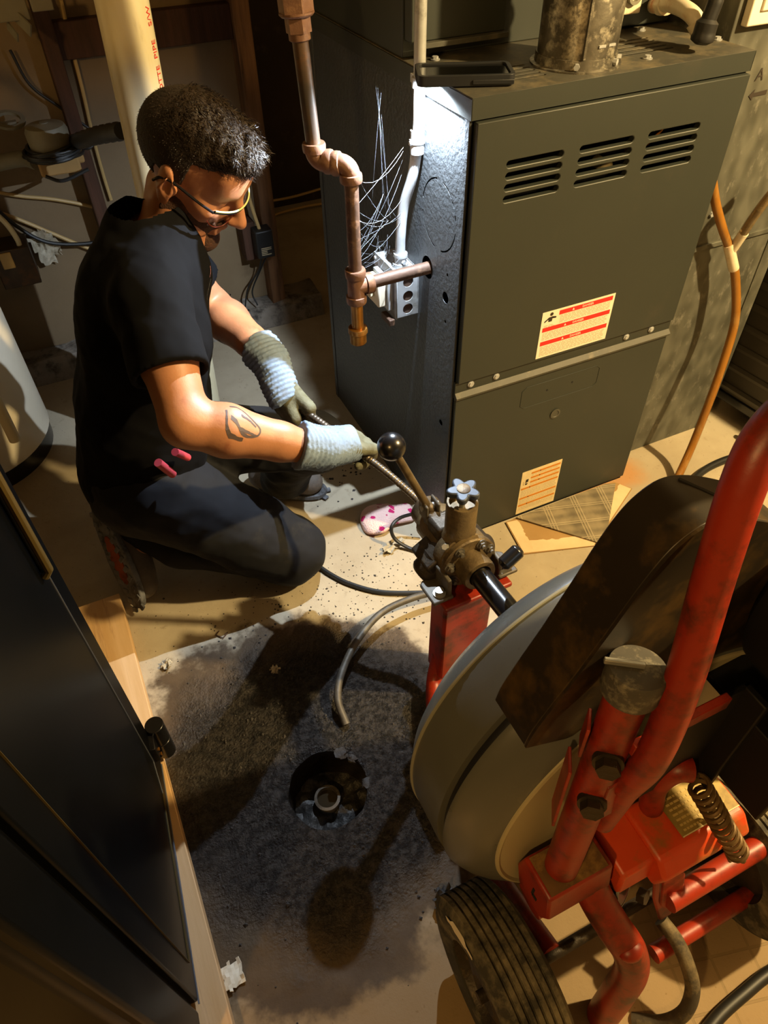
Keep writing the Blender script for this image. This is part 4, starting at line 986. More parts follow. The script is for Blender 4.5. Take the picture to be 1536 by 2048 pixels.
# cables and the bent steel leader on the floor
mk('floor_cable', B().tube(spline([onz(560, 1085, .007), onz(622, 1122, .007), onz(660, 1148, .007), onz(700, 1168, .007), onz(760, 1184, .007), onz(830, 1186, .007), onz(880, 1182, .007), onz(960, 1172, .007)], 8), .0062, 10), 'black_rubber', None, 'black power cord curving over the floor from the man\'s knee', 'cable')
mk('air_hose', B().tube(spline([onz(850, 1105, .012), onz(818, 1096, .010), onz(790, 1078, .03), onz(783, 1055, .062), onz(800, 1036, .075), onz(840, 1024, .10)], 8), .005, 8), 'black_rubber', None, 'thin black hose looped beside the sock under the feed head', 'hose')
mk('extension_cable', B().tube(spline([onz(1375, 975, .012), onz(1405, 943, .012), onz(1450, 920, .012), onz(1510, 905, .012), onz(1600, 890, .012)], 8), .011, 12), 'black_rubber', None, 'thick black cord on the floor behind the machine handle', 'cable')
mk('extension_cable', B().tube(spline([onz(1400, 2080, .012), onz(1440, 2030, .012), onz(1490, 1985, .012), onz(1540, 1945, .012), onz(1620, 1900, .012)], 8), .011, 12), 'black_rubber', None, 'thick black cord crossing floor at the lower right corner', 'cable')
hz = [(960, 1165, .03), (925, 1172, .04), (880, 1182, .045), (820, 1198, .05), (760, 1228, .055), (712, 1285, .05), (682, 1350, .04), (676, 1400, .03), (690, 1442, .012)]
lead = spline([onz(x, y, z) for x, y, z in hz], 8)
ld = empty('steel_leader', onz(690, 1442, 0), 'stiff bent steel tube curving over the floor to near the drain', 'tube')
mk('tube', B().tube(lead, .0085, 14), 'steel', ld)
mk('open_end', B().lathe([(.006, 0), (.009, 0), (.009, .012), (.006, .012)], lead[-1]-(lead[-1]-lead[-4]).normalized()*.004, lead[-1]-lead[-4], 16, closed=True), 'steel', ld)

# ------------------------------------------------------------------ drain cleaning machine
MN = V((-.016, .9969, -.076)).normalized(); MR = MN.cross(Z).normalized(); MU = MR.cross(MN)
MC = V((-.168, -.812, .457))
def Hp(s, r, h): return MC+MN*s+MR*r+MU*h
mc = empty('drain_machine', (MC.x, MC.y, 0), 'red framed drain cleaning machine with a big grey cable drum', 'drain machine')
# drum
RD = .300
prof = [(.02, -.030), (.09, -.030), (.170, -.032), (.205, -.036), (.214, -.040), (.218, -.050), (.223, -.052), (.227, -.046), (.232, -.044), (.238, -.050), (.2445, -.056), (.250, -.055), (.258, -.050), (.276, -.036), (.289, -.022), (.296, -.010), (RD, -.002),
        (RD, .0), (.290, .0015), (.290, .013), (RD, .015), (RD+.0005, .024), (.299, .060), (.2985, .088), (.2965, .096), (.292, .106), (.280, .124), (.258, .142), (.22, .158), (.16, .172), (.09, .182), (.034, .186), (.03, .20)]
dm = mk('drum', B().lathe(prof, MC, MN, 128), 'drum', mc, smooth=30)
mk('front_bead', B().lathe([(.2965, .0935), (.2995, .0945), (.2995, .0975), (.2950, .0990)], MC, MN, 128), 'drum_line', dm)
mk('belt_groove', B().lathe([(.2905, .0012), (.2915, .003), (.2915, .0115), (.2905, .0135)], MC, MN, 128), 'drum_groove', dm)
mk('rear_rim', B().lathe([(.2425, -.0555), (.246, -.0585), (.250, -.0570), (.2505, -.0540)], MC, MN, 128), 'drum_rim', dm)
mk('rear_rim', B().lathe([(.2165, -.0500), (.2195, -.0545), (.2235, -.0545), (.2255, -.0490)], MC, MN, 128), 'drum_rim', dm)
mk('hub', B().lathe([(.06, -.030), (.06, -.045), (.045, -.052), (.001, -.052)], MC, MN, 40), 'cast_dark', dm)
mk('guide_tube', B().cyl(Hp(.18, 0, 0), Hp(.45, 0, 0), .0215, n=32), 'black_metal', mc)
# feed head
fh = mk('feed_head', B().lathe([(.021, .475), (.052, .475), (.055, .47), (.055, .445), (.050, .438), (.046, .445)], MC, MN, 40)
        .lathe([(.0225, .395), (.031, .395), (.033, .40), (.033, .438), (.047, .440), (.047, .452)], MC, MN, 40)
        .lathe([(.043, .47), (.043, .56), (.034, .575), (.034, .60), (.014, .61)], MC, MN, 32), 'cast', mc)
mk('flange', B().lathe([(.034, .424), (.055, .424), (.058, .427), (.058, .4365), (.055, .439), (.034, .439)], MC, MN, 56), 'cast', fh)
mk('flange_lip', B().lathe([(.0235, .386), (.0325, .386), (.0345, .392), (.0345, .425), (.0235, .425)], MC, MN, 40, closed=True), 'cast', fh)
for a in (25, 60, 120, 165, 215, 325):
    t = math.radians(a); c = MR*(.0465*math.cos(t))+MU*(.0465*math.sin(t))
    mk('bolt', B().hexb(MC+MN*.424+c, -MN, .0075, .007).cyl(MC+MN*.424+c, MC+MN*.422+c, .0105, n=14).cyl(MC+MN*.417+c, MC+MN*.412+c, .0042, n=10), 'steel', fh)
# the three roller housings: one upright, two splayed
TB = Hp(.468, .0, 0)
mk('upright_housing', B().lathe([(.034, .030), (.034, .045), (.0295, .052), (.0295, .128), (.028, .131), (.0245, .131), (.0235, .120), (.001, .118)], TB, Z, 36), 'cast', fh)
for sg in (-1, 1):
    d = (MR*sg*.87-MU*.5).normalized()
    mk('side_housing', B().lathe([(.036, .018), (.036, .050), (.030, .058), (.028, .082), (.020, .092), (.001, .093)], TB+MN*.012, d, 28).box(TB+MN*.02+d*.05, (.062, .070, .045), basis(d, MN)), 'cast_dark', fh, bevel=.006)
star = []
for i in range(60):
    t = 2*PI*i/60; rs_ = .0185+.0125*(.5+.5*math.cos(5*t))**.62; star.append((rs_*math.cos(t+.35), rs_*math.sin(t+.35)))
kx = V((1, 0, 0)); kc = TB+Z*.150
sk = mk('star_knob', B().prism(star, kc, kx, Y, .013).cyl(kc, kc-Z*.010, .014, n=20), 'blue_steel', fh, bevel=.0035, seg=3)
mk('knob_stem', B().cyl(kc-Z*.005, TB+Z*.10, .0055, n=14), 'bright_steel', sk)
mk('knob_cap', B().lathe([(.0125, .0125), (.0125, .0142), (.010, .0150), (.001, .0152)], kc, Z, 24), 'cast', sk)
# lever
LB = dep(858, 1018, 1.385); BC = dep(783, 893, 1.26)
mk('clevis', B().box(LB+V((-.012, 0, .006)), (.006, .034, .034)).box(LB+V((.014, 0, .004)), (.006, .034, .034)).box(LB+V((.001, -.004, -.012)), (.03, .04, .016)), 'steel', fh, bevel=.003)
mk('pivot_pin', B().cyl(LB+V((-.018, 0, .008)), LB+V((.020, 0, .008)), .006, n=14), 'bright_steel', fh)
lv = mk('lever', B().cyl(LB+V((0, 0, .0)), BC, .0085, .0075, n=16).ball(LB+V((0, 0, .003)), .013, 14, 10), 'cast', mc)
mk('ball_grip', B().ball(BC, .0262, 32, 20), 'black_metal', lv)
mk('head_casting', B().beam(LB+V((.0, .0, -.01)), Hp(.50, -.01, .03), .034, .030).box(Hp(.505, -.005, .028), (.062, .05, .05), (MR, MN, MU)).box(Hp(.55, .0, -.005), (.05, .05, .07), (MR, MN, MU)), 'cast_dark', fh, bevel=.007)
mk('grease_nipple', B().hexb(Hp(.445, -.040, .045), (-.5, -.4, .6), .006, .012), 'bright_steel', fh)
mk('grease_nipple', B().hexb(Hp(.50, .044, .040), (.5, -.2, .7), .006, .010), 'steel', fh)
# mounting ears with bolt, cam handle on the right
for sg in (-1, 1):
    o_ = Hp(.425, sg*.072, -.046)
    m1 = mk('mounting_ear', B().prism([(-.022, -.030), (.022, -.030), (.022, .026), (.012, .034), (-.014, .034), (-.022, .026)], o_, MR, MN, .008).box(o_+MR*(-sg*.016)+MU*.022, (.009, .05, .05), (MR, MN, MU)), 'steel', fh, bevel=.003)
    if sg < 0: mk('ear_bolt', B().cyl(o_+MN*(-.012)+MU*.008, o_+MN*(-.012)+MU*.011, .0125, n=20).cyl(o_+MN*(-.012)+MU*.011, o_+MN*(-.012)+MU*.019, .0085, n=20), 'bright_steel', m1)
hc = Hp(.425, .082, -.022)
h0, h1 = dep(1008, 1128, 1.235), dep(1036, 1102, 1.235)
mk('cam_handle', B().tube([h0-(h1-h0)*.18, h0, h1, h1+(h1-h0)*.18], .0135, 20, [.008, .0138, .0138, .008]).cyl(h0*.4+h1*.6, hc-MU*.02, .010, n=16), 'black_metal', fh, bevel=.001)
# red yoke and front legs
yk = B().box(Hp(.425, 0, -.060), (.150, .085, .012), (MR, MN, MU)).box(Hp(.455, -.050, -.21), (.012, .055, .30), (MR, MN, Z)).box(Hp(.455, .050, -.21), (.012, .055, .30), (MR, MN, Z)).box(Hp(.430, 0, -.21), (.11, .012, .30), (MR, MN, Z))
mk('front_yoke', yk, 'red_paint', mc, bevel=.004)
for sg in (-1, 1):
    x0 = MC.x+sg*.045
    mk('frame_rail', B().tube(spline([V((x0, -.37, .12)), V((x0+sg*.008, -.375, .07)), V((x0+sg*.028, -.40, .036)), V((x0+sg*.06, -.47, .036)), V((x0+sg*.10, -.62, .040)), V((x0+sg*.12, -.80, .08)), V((x0+sg*.12, -.965, .15))], 8), .0185, 16), 'red_paint', mc)
    mk('rail_foot', B().ball((x0+sg*.03, -.415, .022), (.024, .024, .022), 16, 10), 'black_rubber', mc)
# rear frame
PB = V((-.338, -.915, .44)); PT = V((-.303, -.876, .828)); pd_ = (PT-PB).normalized()
post = mk('upright_post', B().cyl(PB, PT, .0225, n=32), 'red_paint', mc)
cp = mk('post_cap', B().lathe([(.0225, -.012), (.0295, -.011), (.0302, -.008), (.0302, .022), (.0285, .026), (.001, .027)], PT, pd_, 40), 'cap_grey', post)
px_, py_, _ = basis(pd_); ct_ = PT+pd_*.027
e0_, e1_ = dep(1213, 1321, .715), dep(1272, 1336, .715)
dd = (e1_-e0_); dd -= pd_*dd.dot(pd_); dd.normalize(); ml = ct_-dd*.014
mk('cap_tab', B().box(ml+pd_*.0025, (.040, .0055, .006), (dd, pd_.cross(dd), pd_)), 'bright_steel', cp, bevel=.001)
for k, (bx_, by_) in enumerate(((1262, 1452), (1245, 1550))):
    q = dep(bx_, by_, .80+.045*k); dv = (V(CAMLOC)-q).normalized(); dv = (dv-pd_*dv.dot(pd_)+V((.25, 0, 0))).normalized()
    axp = PB+pd_*((q-PB).dot(pd_)); mk('clamp_bolt', B().hexb(axp+dv*.024, dv, .0135, .012).cyl(axp+dv*.018, axp+dv*.025, .017, n=18), 'cast_dark', post)
mk('clamp_plate', B().beam(PB+pd_*.13+V((-.028, .018, 0)), PB+pd_*.25+V((-.030, .018, 0)), .004, .035).beam(PB+pd_*.28+V((-.026, .014, 0)), PB+pd_*.33+V((-.026, .014, 0)), .004, .03), 'red_paint', mc, bevel=.001)
mk('clamp_strap', B().box(PB+pd_*.20+V((.020, -.022, 0)), (.05, .004, .075), (X, Y, pd_)).box(PB+pd_*.245+V((.030, -.012, .0)), (.028, .03, .012), (X, Y, pd_)), 'red_paint', mc, bevel=.003)
# guard bracket above the post
b0 = dep(1198, 1300, .79); b1 = dep(1207, 1245, .79); b2 = dep(1275, 1205, .83)
mk('guard_bracket', B().beam(b0, b1, .030, .004).beam(b1, b2, .030, .004), 'red_paint', mc, bevel=.001)
# handle
hn = spline([V((-.292, -.915, .655)), V((-.286, -.922, .74)), V((-.272, -.905, .85)), V((-.255, -.875, .97)), V((-.245, -.856, 1.065)), V((-.226, -.846, 1.105)), V((-.19, -.843, 1.122)), V((-.10, -.842, 1.128)), V((.12, -.842, 1.128))], 8)
mk('handle', B().tube(hn, .0182, 22), 'red_paint', mc)
mk('handle_socket', B().cyl(V((-.293, -.912, .54)), V((-.290, -.918, .68)), .0150, n=20), 'red_paint', mc)
xl, xr = V((-.300, -.905, .735)), V((-.165, -.905, .735))
mk('cross_member', B().beam(xl, xr, .022, .010, up=Y), 'red_paint', mc, bevel=.0015)
mk('upright_post', B().cyl(V((.045, -.925, .44)), V((.075, -.89, .82)), .0225, n=28), 'red_paint', mc)
# belt guard: skin over the belt, plus rear plate
gp_ = [(-.3900, .705), (-.384, .735), (-.366, .780), (-.347, .823), (-.332, .862), (-.318, .898), (-.303, .940), (-.286, .976), (-.268, .996), (-.245, 1.005), (-.215, .998), (-.17, .975), (-.12, .942), (-.06, .890), (.0, .83), (.05, .77)]
gc = spline([V((x, 0, z)) for x, z in gp_], 4)
def skin(y0, y1, th):
    vs = []; fs = []; k = len(gc)
    for i, p in enumerate(gc):
        t = gc[min(i+1, k-1)]-gc[max(i-1, 0)]; t.normalize(); nn_ = V((t.z, 0, -t.x)); nn_ = nn_ if nn_.dot(p-V((-.17, 0, .6))) < 0 else -nn_
        for y in (y0, y1): vs += [V((p.x, y, p.z)), V((p.x, y, p.z))+nn_*th]
    for i in range(k-1):
        a = i*4; b_ = a+4
        fs += [(a, a+2, b_+2, b_), (a+1, b_+1, b_+3, a+3), (a, b_, b_+1, a+1), (a+2, a+3, b_+3, b_+2)]
    fs += [(0, 1, 3, 2), ((k-1)*4, (k-1)*4+2, (k-1)*4+3, (k-1)*4+1)]
    return B().add(vs, fs)
gd = mk('belt_guard', skin(-.842, -.778, .004), 'guard', mc, bevel=.0015, smooth=50)
inner = [V((-.335, 0, .690)), V((-.305, 0, .76)), V((-.28, 0, .84)), V((-.255, 0, .90)), V((-.225, 0, .93)), V((-.16, 0, .915)), V((-.09, 0, .86)), V((.0, 0, .75))]
outl = [(p.x, p.z) for p in gc]; pl_ = outl+[(p.x, p.z) for p in reversed(spline(inner, 4))]
mk('rear_flange', B().plate(outl+[(.03, .70), (-.10, .66), (-.22, .655), (-.33, .675)], [], (0, -.842, 0), X, Z, .003), 'guard', gd, smooth=0)
mk('guard_slot', B().box(V((-.205, -.80, .9945)), (.004, .03, .004)), 'black_void', gd) if 0 else None
s0, s1 = ony(1322, 974, -.79), ony(1388, 988, -.82)
mk('guard_slot', B().beam(V((-.228, -.786, 1.0028)), V((-.185, -.826, .9845)), .003, .004), 'black_void', gd, smooth=0)
# motor
mo = mk('motor', B().lathe([(.02, 0), (.115, .0), (.130, .010), (.133, .02), (.133, .225), (.128, .24), (.09, .26), (.02, .265)], V((.0, -.852, .815)), -MN, 48), 'black_metal_matte', mc)
mk('motor_box', B().box(V((.15, -.96, .84)), (.06, .12, .09)), 'black_metal_matte', mo, bevel=.006)
mk('motor_mount', B().box(V((-.02, -.945, .672)), (.20, .20, .012)).box(V((-.11, -.935, .60)), (.012, .12, .13)), 'black_metal_matte', mc, bevel=.002)
mk('dark_filler', B().bx(-.262, -.115, -.900, -.893, .500, .722).bx(-.125, -.115, -.93, -.893, .500, .722), 'black_metal_matte', mc, bevel=.002)  # added black plate, keeps the gap behind the cross member dark
mk('motor_pulley', B().lathe([(.012, 0), (.045, 0), (.047, .004), (.040, .012), (.047, .020), (.045, .024), (.012, .024)], V((-.19, -.835, .86)), MN, 32), 'cast_dark', mc)
# box beam at the foot of the post
bb0 = V((-.375, -.915, .405))
bxm = mk('base_box', B().prism([(-.040, -.018), (-.030, .034), (.030, .034), (.038, -.010), (.026, -.050), (-.028, -.050)], (-.378, -.915, .405), Y, Z, .105), 'red_paint', mc, bevel=.004)
mk('box_slot', B().box(V((-.3785, -.918, .398)), (.0015, .004, .020)).box(V((-.3785, -.923, .3895)), (.0015, .010, .007)), 'black_void', bxm, smooth=0)
mk('box_dirt_plate', B().bx(-.372, -.280, -.942, -.888, .4385, .4400), 'grime', bxm, smooth=0)
mk('lower_stub', B().tube([V((-.372, -.915, .33)), V((-.33, -.915, .335)), V((-.22, -.915, .335))], .026, 20), 'red_paint', mc)
el = spline([dep(1165, 1735, 1.00), dep(1192, 1795, 1.01), dep(1226, 1852, 1.02), dep(1258, 1900, 1.035), dep(1262, 1940, 1.07), dep(1236, 1985, 1.13), dep(1205, 2030, 1.20), dep(1180, 2075, 1.26)], 8)
mk('bent_leg', B().tube(el, .0255, 22), 'red_paint', mc)
mk('weld_bead', B().ball(dep(1262, 1900, 1.012), (.020, .016, .014), 16, 10), 'red_paint', mc)
# side plates
def pixplate(name, pts, th, m, parent):
    P3 = [dep(*p) for p in pts]; n_ = (P3[1]-P3[0]).cross(P3[2]-P3[0]).normalized(); u_ = (P3[1]-P3[0]).normalized(); w_ = n_.cross(u_)
    return mk(name, B().prism([((p-P3[0]).dot(u_), (p-P3[0]).dot(w_)) for p in P3], P3[0], u_, w_, th), m, parent, bevel=.003)
def flatplate(name, corners, o, u, w, th, m, parent, bevel=.003): return mk(name, B().prism(corners, o, u, w, th), m, parent, bevel=bevel)
gx0 = dep(1285, 1700, 1.06)
flatplate('side_gusset', [(-.01, .07), (.05, .045), (.075, .0), (.045, -.05), (.075, -.13), (.06, -.20), (.035, -.20), (.02, -.13), (.02, -.06)], gx0, X, (Z+Y*.35).normalized(), .006, 'red_paint', mc)
sl0 = dep(1340, 1770, 1.08)
flatplate('slotted_ear', slot(.0, .0, .035, .088) if 0 else [(.018*math.cos(t)+(0), .020*math.sin(t)+(.03 if math.sin(t) > 0 else -.03)) for t in [2*PI*i/24 for i in range(24)]], sl0, (X*.9+Y*-.3).normalized(), (Z+Y*.3).normalized(), .010, 'red_paint', mc)
pu0 = dep(1235, 1762, 1.045)
mk('idler_pulley', B().lathe([(.010, -.012), (.030, -.012), (.033, -.008), (.028, 0), (.033, .008), (.030, .012), (.010, .012)], pu0, (.5, -.8, .3), 32), 'black_metal', mc)
mk('idler_rim', B().lathe([(.0315, .0085), (.0335, .0085), (.0335, .0125), (.0315, .0125)], pu0, (.5, -.8, .3), 32, closed=True), 'bright_steel', mc)
mk('idler_nut', B().hexb(dep(1278, 1788, 1.07), (.4, -.8, .4), .012, .012), 'cast_dark', mc)
lp = spline([dep(1322, 1840, 1.17), dep(1352, 1880, 1.16), dep(1375, 1930, 1.15), dep(1385, 1980, 1.15), dep(1368, 2025, 1.16), dep(1325, 2045, 1.18), dep(1265, 2040, 1.2)], 8)
mk('rubber_loop', B().tube(lp, .012, 14), 'dusty_rubber', mc)
flatplate('foot_plate', [(0, 0), (.07, .0), (.07, .085), (0, .085)], dep(1235, 2040, 1.22), X, (Y+Z*.25).normalized(), .006, 'black_metal_matte', mc)
# spring tensioned toggle housing with its rating plate
tz = .42
q1, q2, q3, q4 = onz(1283, 1600, tz), onz(1384, 1480, tz), onz(1478, 1530, tz), onz(1310, 1690, tz)
yh0, yh1 = -.965, -.885; xh0, xh1 = -.205, -.045
th_ = mk('toggle_housing', B().prism([(yh0, tz-.004), (yh0-.022, tz-.030), (yh0-.012, tz-.075), (yh1, tz-.075), (yh1, tz)], (xh0, 0, 0), Y, Z, xh1-xh0).prism([(yh0+.005, tz-.012), (yh1, tz-.006), (yh1, tz-.075), (yh0, tz-.075)], (xh0-.055, 0, 0), Y, Z, .06), 'orange_paint', mc, bevel=.006)
npw = B().bx(-.155, xh1-.006, yh0+.010, yh1-.006, tz-.001, tz+.0012)
npl = mk('rating_plate', npw, 'nameplate', th_, smooth=0)
lt = B(); random.seed(4)
for r_ in range(7):
    x = -.148
    while x < -.072:
        w_ = random.uniform(.003, .009); lt.bx(x, min(x+w_, -.066), yh0+.016+r_*.0075, yh0+.0190+r_*.0075, tz+.0012, tz+.0017); x += w_+.0016
o = mk('plate_print', lt, 'plate_ink', npl, smooth=0); o['kind'] = 'stuff'
mk('plate_border', B().bx(-.155, xh1-.006, yh0+.010, yh0+.0115, tz+.001, tz+.0018).bx(-.155, xh1-.006, yh1-.008, yh1-.0065, tz+.001, tz+.0018), 'cream_print', npl, smooth=0)
mk('plate_rivet', B().cyl((xh1-.014, yh1-.014, tz+.001), (xh1-.014, yh1-.014, tz+.003), .003, n=10), 'bright_steel', npl)
hk = spline([dep(1302, 1612, 1.03), dep(1308, 1575, .99), dep(1330, 1550, .96), dep(1356, 1538, .945), dep(1380, 1538, .945)], 8)
mk('hook_arm', B().tube(hk, .0175, 18), 'red_paint', mc)
sp0, sp1 = dep(1396, 1568, .945), dep(1478, 1708, 1.035); sv = (sp1-sp0); L_s = sv.length; sx, sy, sa = basis(sv)
turns = 12; cp_ = [sp0+sa*(L_s*i/(turns*14))+sx*(.0140*math.cos(2*PI*i/14))+sy*(.0140*math.sin(2*PI*i/14)) for i in range(turns*14+1)]
mk('tension_spring', B().tube(cp_, .0035, 8), 'spring_rust', mc)
mk('spring_loop', B().tube(spline([cp_[0], dep(1388, 1556, .945), dep(1372, 1530, .935), dep(1382, 1522, .94)], 6), .003, 8).tube(spline([cp_[-1], dep(1488, 1722, 1.045), dep(1472, 1716, 1.05), dep(1452, 1702, 1.065), dep(1460, 1722, 1.08)], 6), .003, 8), 'spring_rust', mc)
mk('tie_bar', B().cyl(V((-.165, -.995, .268)), V((.10, -.995, .268)), .0175, n=24), 'red_paint', mc)
mk('lower_bar', B().cyl(V((-.17, -1.032, .105)), V((.08, -1.032, .105)), .0150, n=20), 'red_paint', mc)
# wheels
def wheel(cx, name='wheel'):
    c = V((cx, -.965, .15)); w_ = .048
    pr_ = [(.085, -w_*.9), (.118, -w_), (.138, -w_*.95), (.147, -w_*.80)]
    for k in range(7):
        x = -w_*.72+w_*1.44*k/6
        pr_ += [(.150, x-w_*.075), (.150, x+w_*.075), (.1455, x+w_*.085), (.1455, x+w_*.155)] if k < 6 else [(.150, x-w_*.075), (.150, x+w_*.075)]
    pr_ += [(.147, w_*.80), (.138, w_*.95), (.118, w_), (.085, w_*.9)]
    t = mk('tire', B().lathe(pr_, c, X, 72, closed=True), 'tire', mc)
    mk('rim', B().lathe([(.02, -.03), (.03, -.036), (.078, -.024), (.086, -.042), (.088, -.042), (.088, .042), (.086, .042), (.078, .024), (.03, .036), (.02, .03)], c, X, 40), 'cast_dark', t)
    return t
tl = wheel(-.425); wheel(.065)
tb_ = B(); tb_.lathe([(.1185, -.0008), (.137, .0002), (.137, .0016), (.1185, .0008)], (0, 0, 0), -X, 40)
arcv = B(); k = 10; vs = []; fs = []
for i in range(k+1):
    a = math.radians(38+38*i/k); w0, w1 = (.120, .138) if 2 < i < 8 else (.126, .134)
    for r in (w0, w1):
        xx_ = -.425-.048-.0006+(.0022 if r > .136 else 0); vs.append(V((xx_, -.965+r*math.cos(a), .15+r*math.sin(a))))
fs = [(2*i, 2*i+1, 2*i+3, 2*i+2) for i in range(k)]
arcv.add(vs, fs); o = mk('paint_smear', arcv, 'white_print', tl, smooth=0); solid(o, .0006)
mk('axle', B().cyl(V((-.47, -.965, .15)), V((.11, -.965, .15)), .010, n=16), 'cast_dark', mc)
# sheet of loose plastic by the tire is left as mud clod; feed cable
RH = V((-.262, -.045, .478)); LH = V((-.338, .120, .512))
cab_ = spline([Hp(.44, 0, 0), Hp(.56, 0, 0), Hp(.63, -.004, .006), RH*.5+Hp(.63, -.004, .006)*.5+V((.0, .0, .006)), RH, RH*.5+LH*.5+V((0, 0, .004)), LH, LH+(LH-RH)*.22+V((0, 0, .004))], 12)
CABV = cab_
rad__ = []
cc2 = []
for i in range(len(cab_)-1):
    for j in range(3): cc2.append(cab_[i]+(cab_[i+1]-cab_[i])*(j/3)); rad__.append(.0082 if j != 1 else .0072)
cc2.append(cab_[-1]); rad__.append(.008)
mk('drain_cable', B().tube(cc2, .008, 12, rad__), 'cable_steel', None, 'ribbed steel drain cable running from the man\'s gloved hands into the machine', 'cable')

# ------------------------------------------------------------------ the kneeling man
def smin(a, b, k):
    h = np.clip(.5+.5*(b-a)/k, 0, 1); return b+(a-b)*h-k*h*(1-h)
class SDF:
    """a solid grown from capsules and ellipsoids with soft unions, meshed by surface nets"""
    def __init__(s, lo, hi, vox):
        s.lo = np.array(lo, float); s.vox = vox; s.n = np.ceil((np.array(hi)-s.lo)/vox).astype(int)+1
        s.g = np.full(s.n, .06, np.float32)
    def grid(s, c, ext):
        i0 = np.clip(np.floor((np.array(c)-ext-s.lo)/s.vox).astype(int), 0, s.n-1); i1 = np.clip(np.ceil((np.array(c)+ext-s.lo)/s.vox).astype(int)+1, 1, s.n)
        ax_ = [s.lo[k]+s.vox*np.arange(i0[k], i1[k]) for k in range(3)]
        return tuple(slice(a, b_) for a, b_ in zip(i0, i1)), np.stack(np.meshgrid(*ax_, indexing='ij'), -1)
    def comb(s, sl, d, k, op):
        a = s.g[sl]
        if op == '+': s.g[sl] = smin(a, d, k)
        elif op == '-': s.g[sl] = -smin(-a, d, k)
        elif op == '&': s.g[sl] = -smin(-a, -d, k)
    def cap(s, a, b_, ra, rb=None, k=.015, op='+', flat=None):
        a = np.array(a, float); b_ = np.array(b_, float); rb = ra if rb is None else rb
        c = (a+b_)/2; ext = np.abs(a-b_)/2+max(ra, rb)+k+.03; sl, P = s.grid(c, ext)
        if flat is not None:        # flattened cross-section: (axis, factor)
            n_, f_ = np.array(flat[0], float), flat[1]; n_ /= np.linalg.norm(n_)
            t0 = np.clip(((P-a)@(b_-a))/max((b_-a)@(b_-a), 1e-9), 0, 1); q = P-a-t0[..., None]*(b_-a); qn = q@n_
            q = q+(qn*(1/f_-1))[..., None]*n_; d = (np.linalg.norm(q, axis=-1)-(ra+(rb-ra)*t0))*min(1, f_**.5)
        else:
            t = np.clip(((P-a)@(b_-a))/max((b_-a)@(b_-a), 1e-9), 0, 1); d = np.linalg.norm(P-a-t[..., None]*(b_-a), axis=-1)-(ra+(rb-ra)*t)
        s.comb(sl, d.astype(np.float32), k, op); return s
    def ell(s, c, r, R=None, k=.015, op='+'):
        c = np.array(c, float); r = np.array(r, float); sl, P = s.grid(c, np.full(3, r.max()+k+.03)); q = P-c
        if R is not None: q = q@np.array(R, float)       # columns of R are the ellipsoid's axes
        q1 = q/r; l = np.linalg.norm(q1, axis=-1); d = l*(l-1)/np.maximum(np.linalg.norm(q/(r*r), axis=-1), 1e-6)
        s.comb(sl, d.astype(np.float32), k, op); return s
    def cut(s, p, n_, k=.004, rad=None):
        """keep the side of the plane that n_ points away from, within rad of p"""
        p = np.array(p, float); n_ = np.array(n_, float); n_ /= np.linalg.norm(n_)
        if rad: sl, P = s.grid(p, np.full(3, rad))
        else: sl, P = s.grid(p, np.full(3, 9.0))
        d = (P-p)@n_
        if rad: d = np.where(np.linalg.norm(P-p, axis=-1) < rad*.98, d, -.05)
        s.comb(sl, d.astype(np.float32), k, '&'); return s
    def wrinkle(s, fn):
        sl, P = s.grid(s.lo+s.vox*s.n/2, np.full(3, 9.0)); m = np.abs(s.g) < .03
        q = P[m]; s.g[m] += fn(q).astype(np.float32); return s
    def mesh(s):
        g = s.g; sg = g < 0; n = g.shape
        e = []; cnt = np.zeros([k-1 for k in n], np.int16); acc = np.zeros([k-1 for k in n]+[3], np.float32)
        corners = [np.array([i, j, k]) for i in (0, 1) for j in (0, 1) for k in (0, 1)]
        def sh(c): return tuple(slice(c[k], n[k]-1+c[k]) for k in range(3))
        for i in range(8):
            for j in range(i+1, 8):
                if np.abs(corners[i]-corners[j]).sum() != 1: continue
                a, b_ = g[sh(corners[i])], g[sh(corners[j])]; m = (a < 0) != (b_ < 0)
                aa, bb_ = a[m], b_[m]; t = aa/(aa-bb_)
                acc[m] += corners[i]+t[:, None]*(corners[j]-corners[i]); cnt[m] += 1
        act = cnt > 0; idx = np.full(cnt.shape, -1, np.int64); idx[act] = np.arange(act.sum())
        ii = np.argwhere(act); vs = s.lo+s.vox*(ii+acc[act]/cnt[act][:, None])
        fs = []
        for ax_ in range(3):
            o1, o2 = [k for k in range(3) if k != ax_]
            A = [slice(1, n[k]-1) for k in range(3)]; A[ax_] = slice(0, n[ax_]-1); Bs = list(A); Bs[ax_] = slice(1, n[ax_])
            a, b_ = sg[tuple(A)], sg[tuple(Bs)]; m = np.argwhere(a != b_); inside = a[tuple(m.T)]
            off = np.ones(3, int); off[ax_] = 0; base = m+off
            def cell(d1, d2):
                q = base.copy(); q[:, o1] -= d1; q[:, o2] -= d2; return idx[tuple(q.T)]
            quad = np.stack([cell(0, 0), cell(1, 0), cell(1, 1), cell(0, 1)], 1)
            flip = inside if ax_ == 1 else ~inside
            quad[flip] = quad[flip][:, ::-1]; fs.append(quad)
        return vs, np.concatenate(fs)
def smooth_mesh(vs, fs, it=2, lam=.5):
    e = np.concatenate([fs[:, [0, 1]], fs[:, [1, 2]], fs[:, [2, 3]], fs[:, [3, 0]]]); e = np.concatenate([e, e[:, ::-1]])
    for _ in range(it):
        acc = np.zeros_like(vs); c = np.zeros(len(vs)); np.add.at(acc, e[:, 0], vs[e[:, 1]]); np.add.at(c, e[:, 0], 1)
        vs = vs+lam*(acc/np.maximum(c, 1)[:, None]-vs)
    return vs
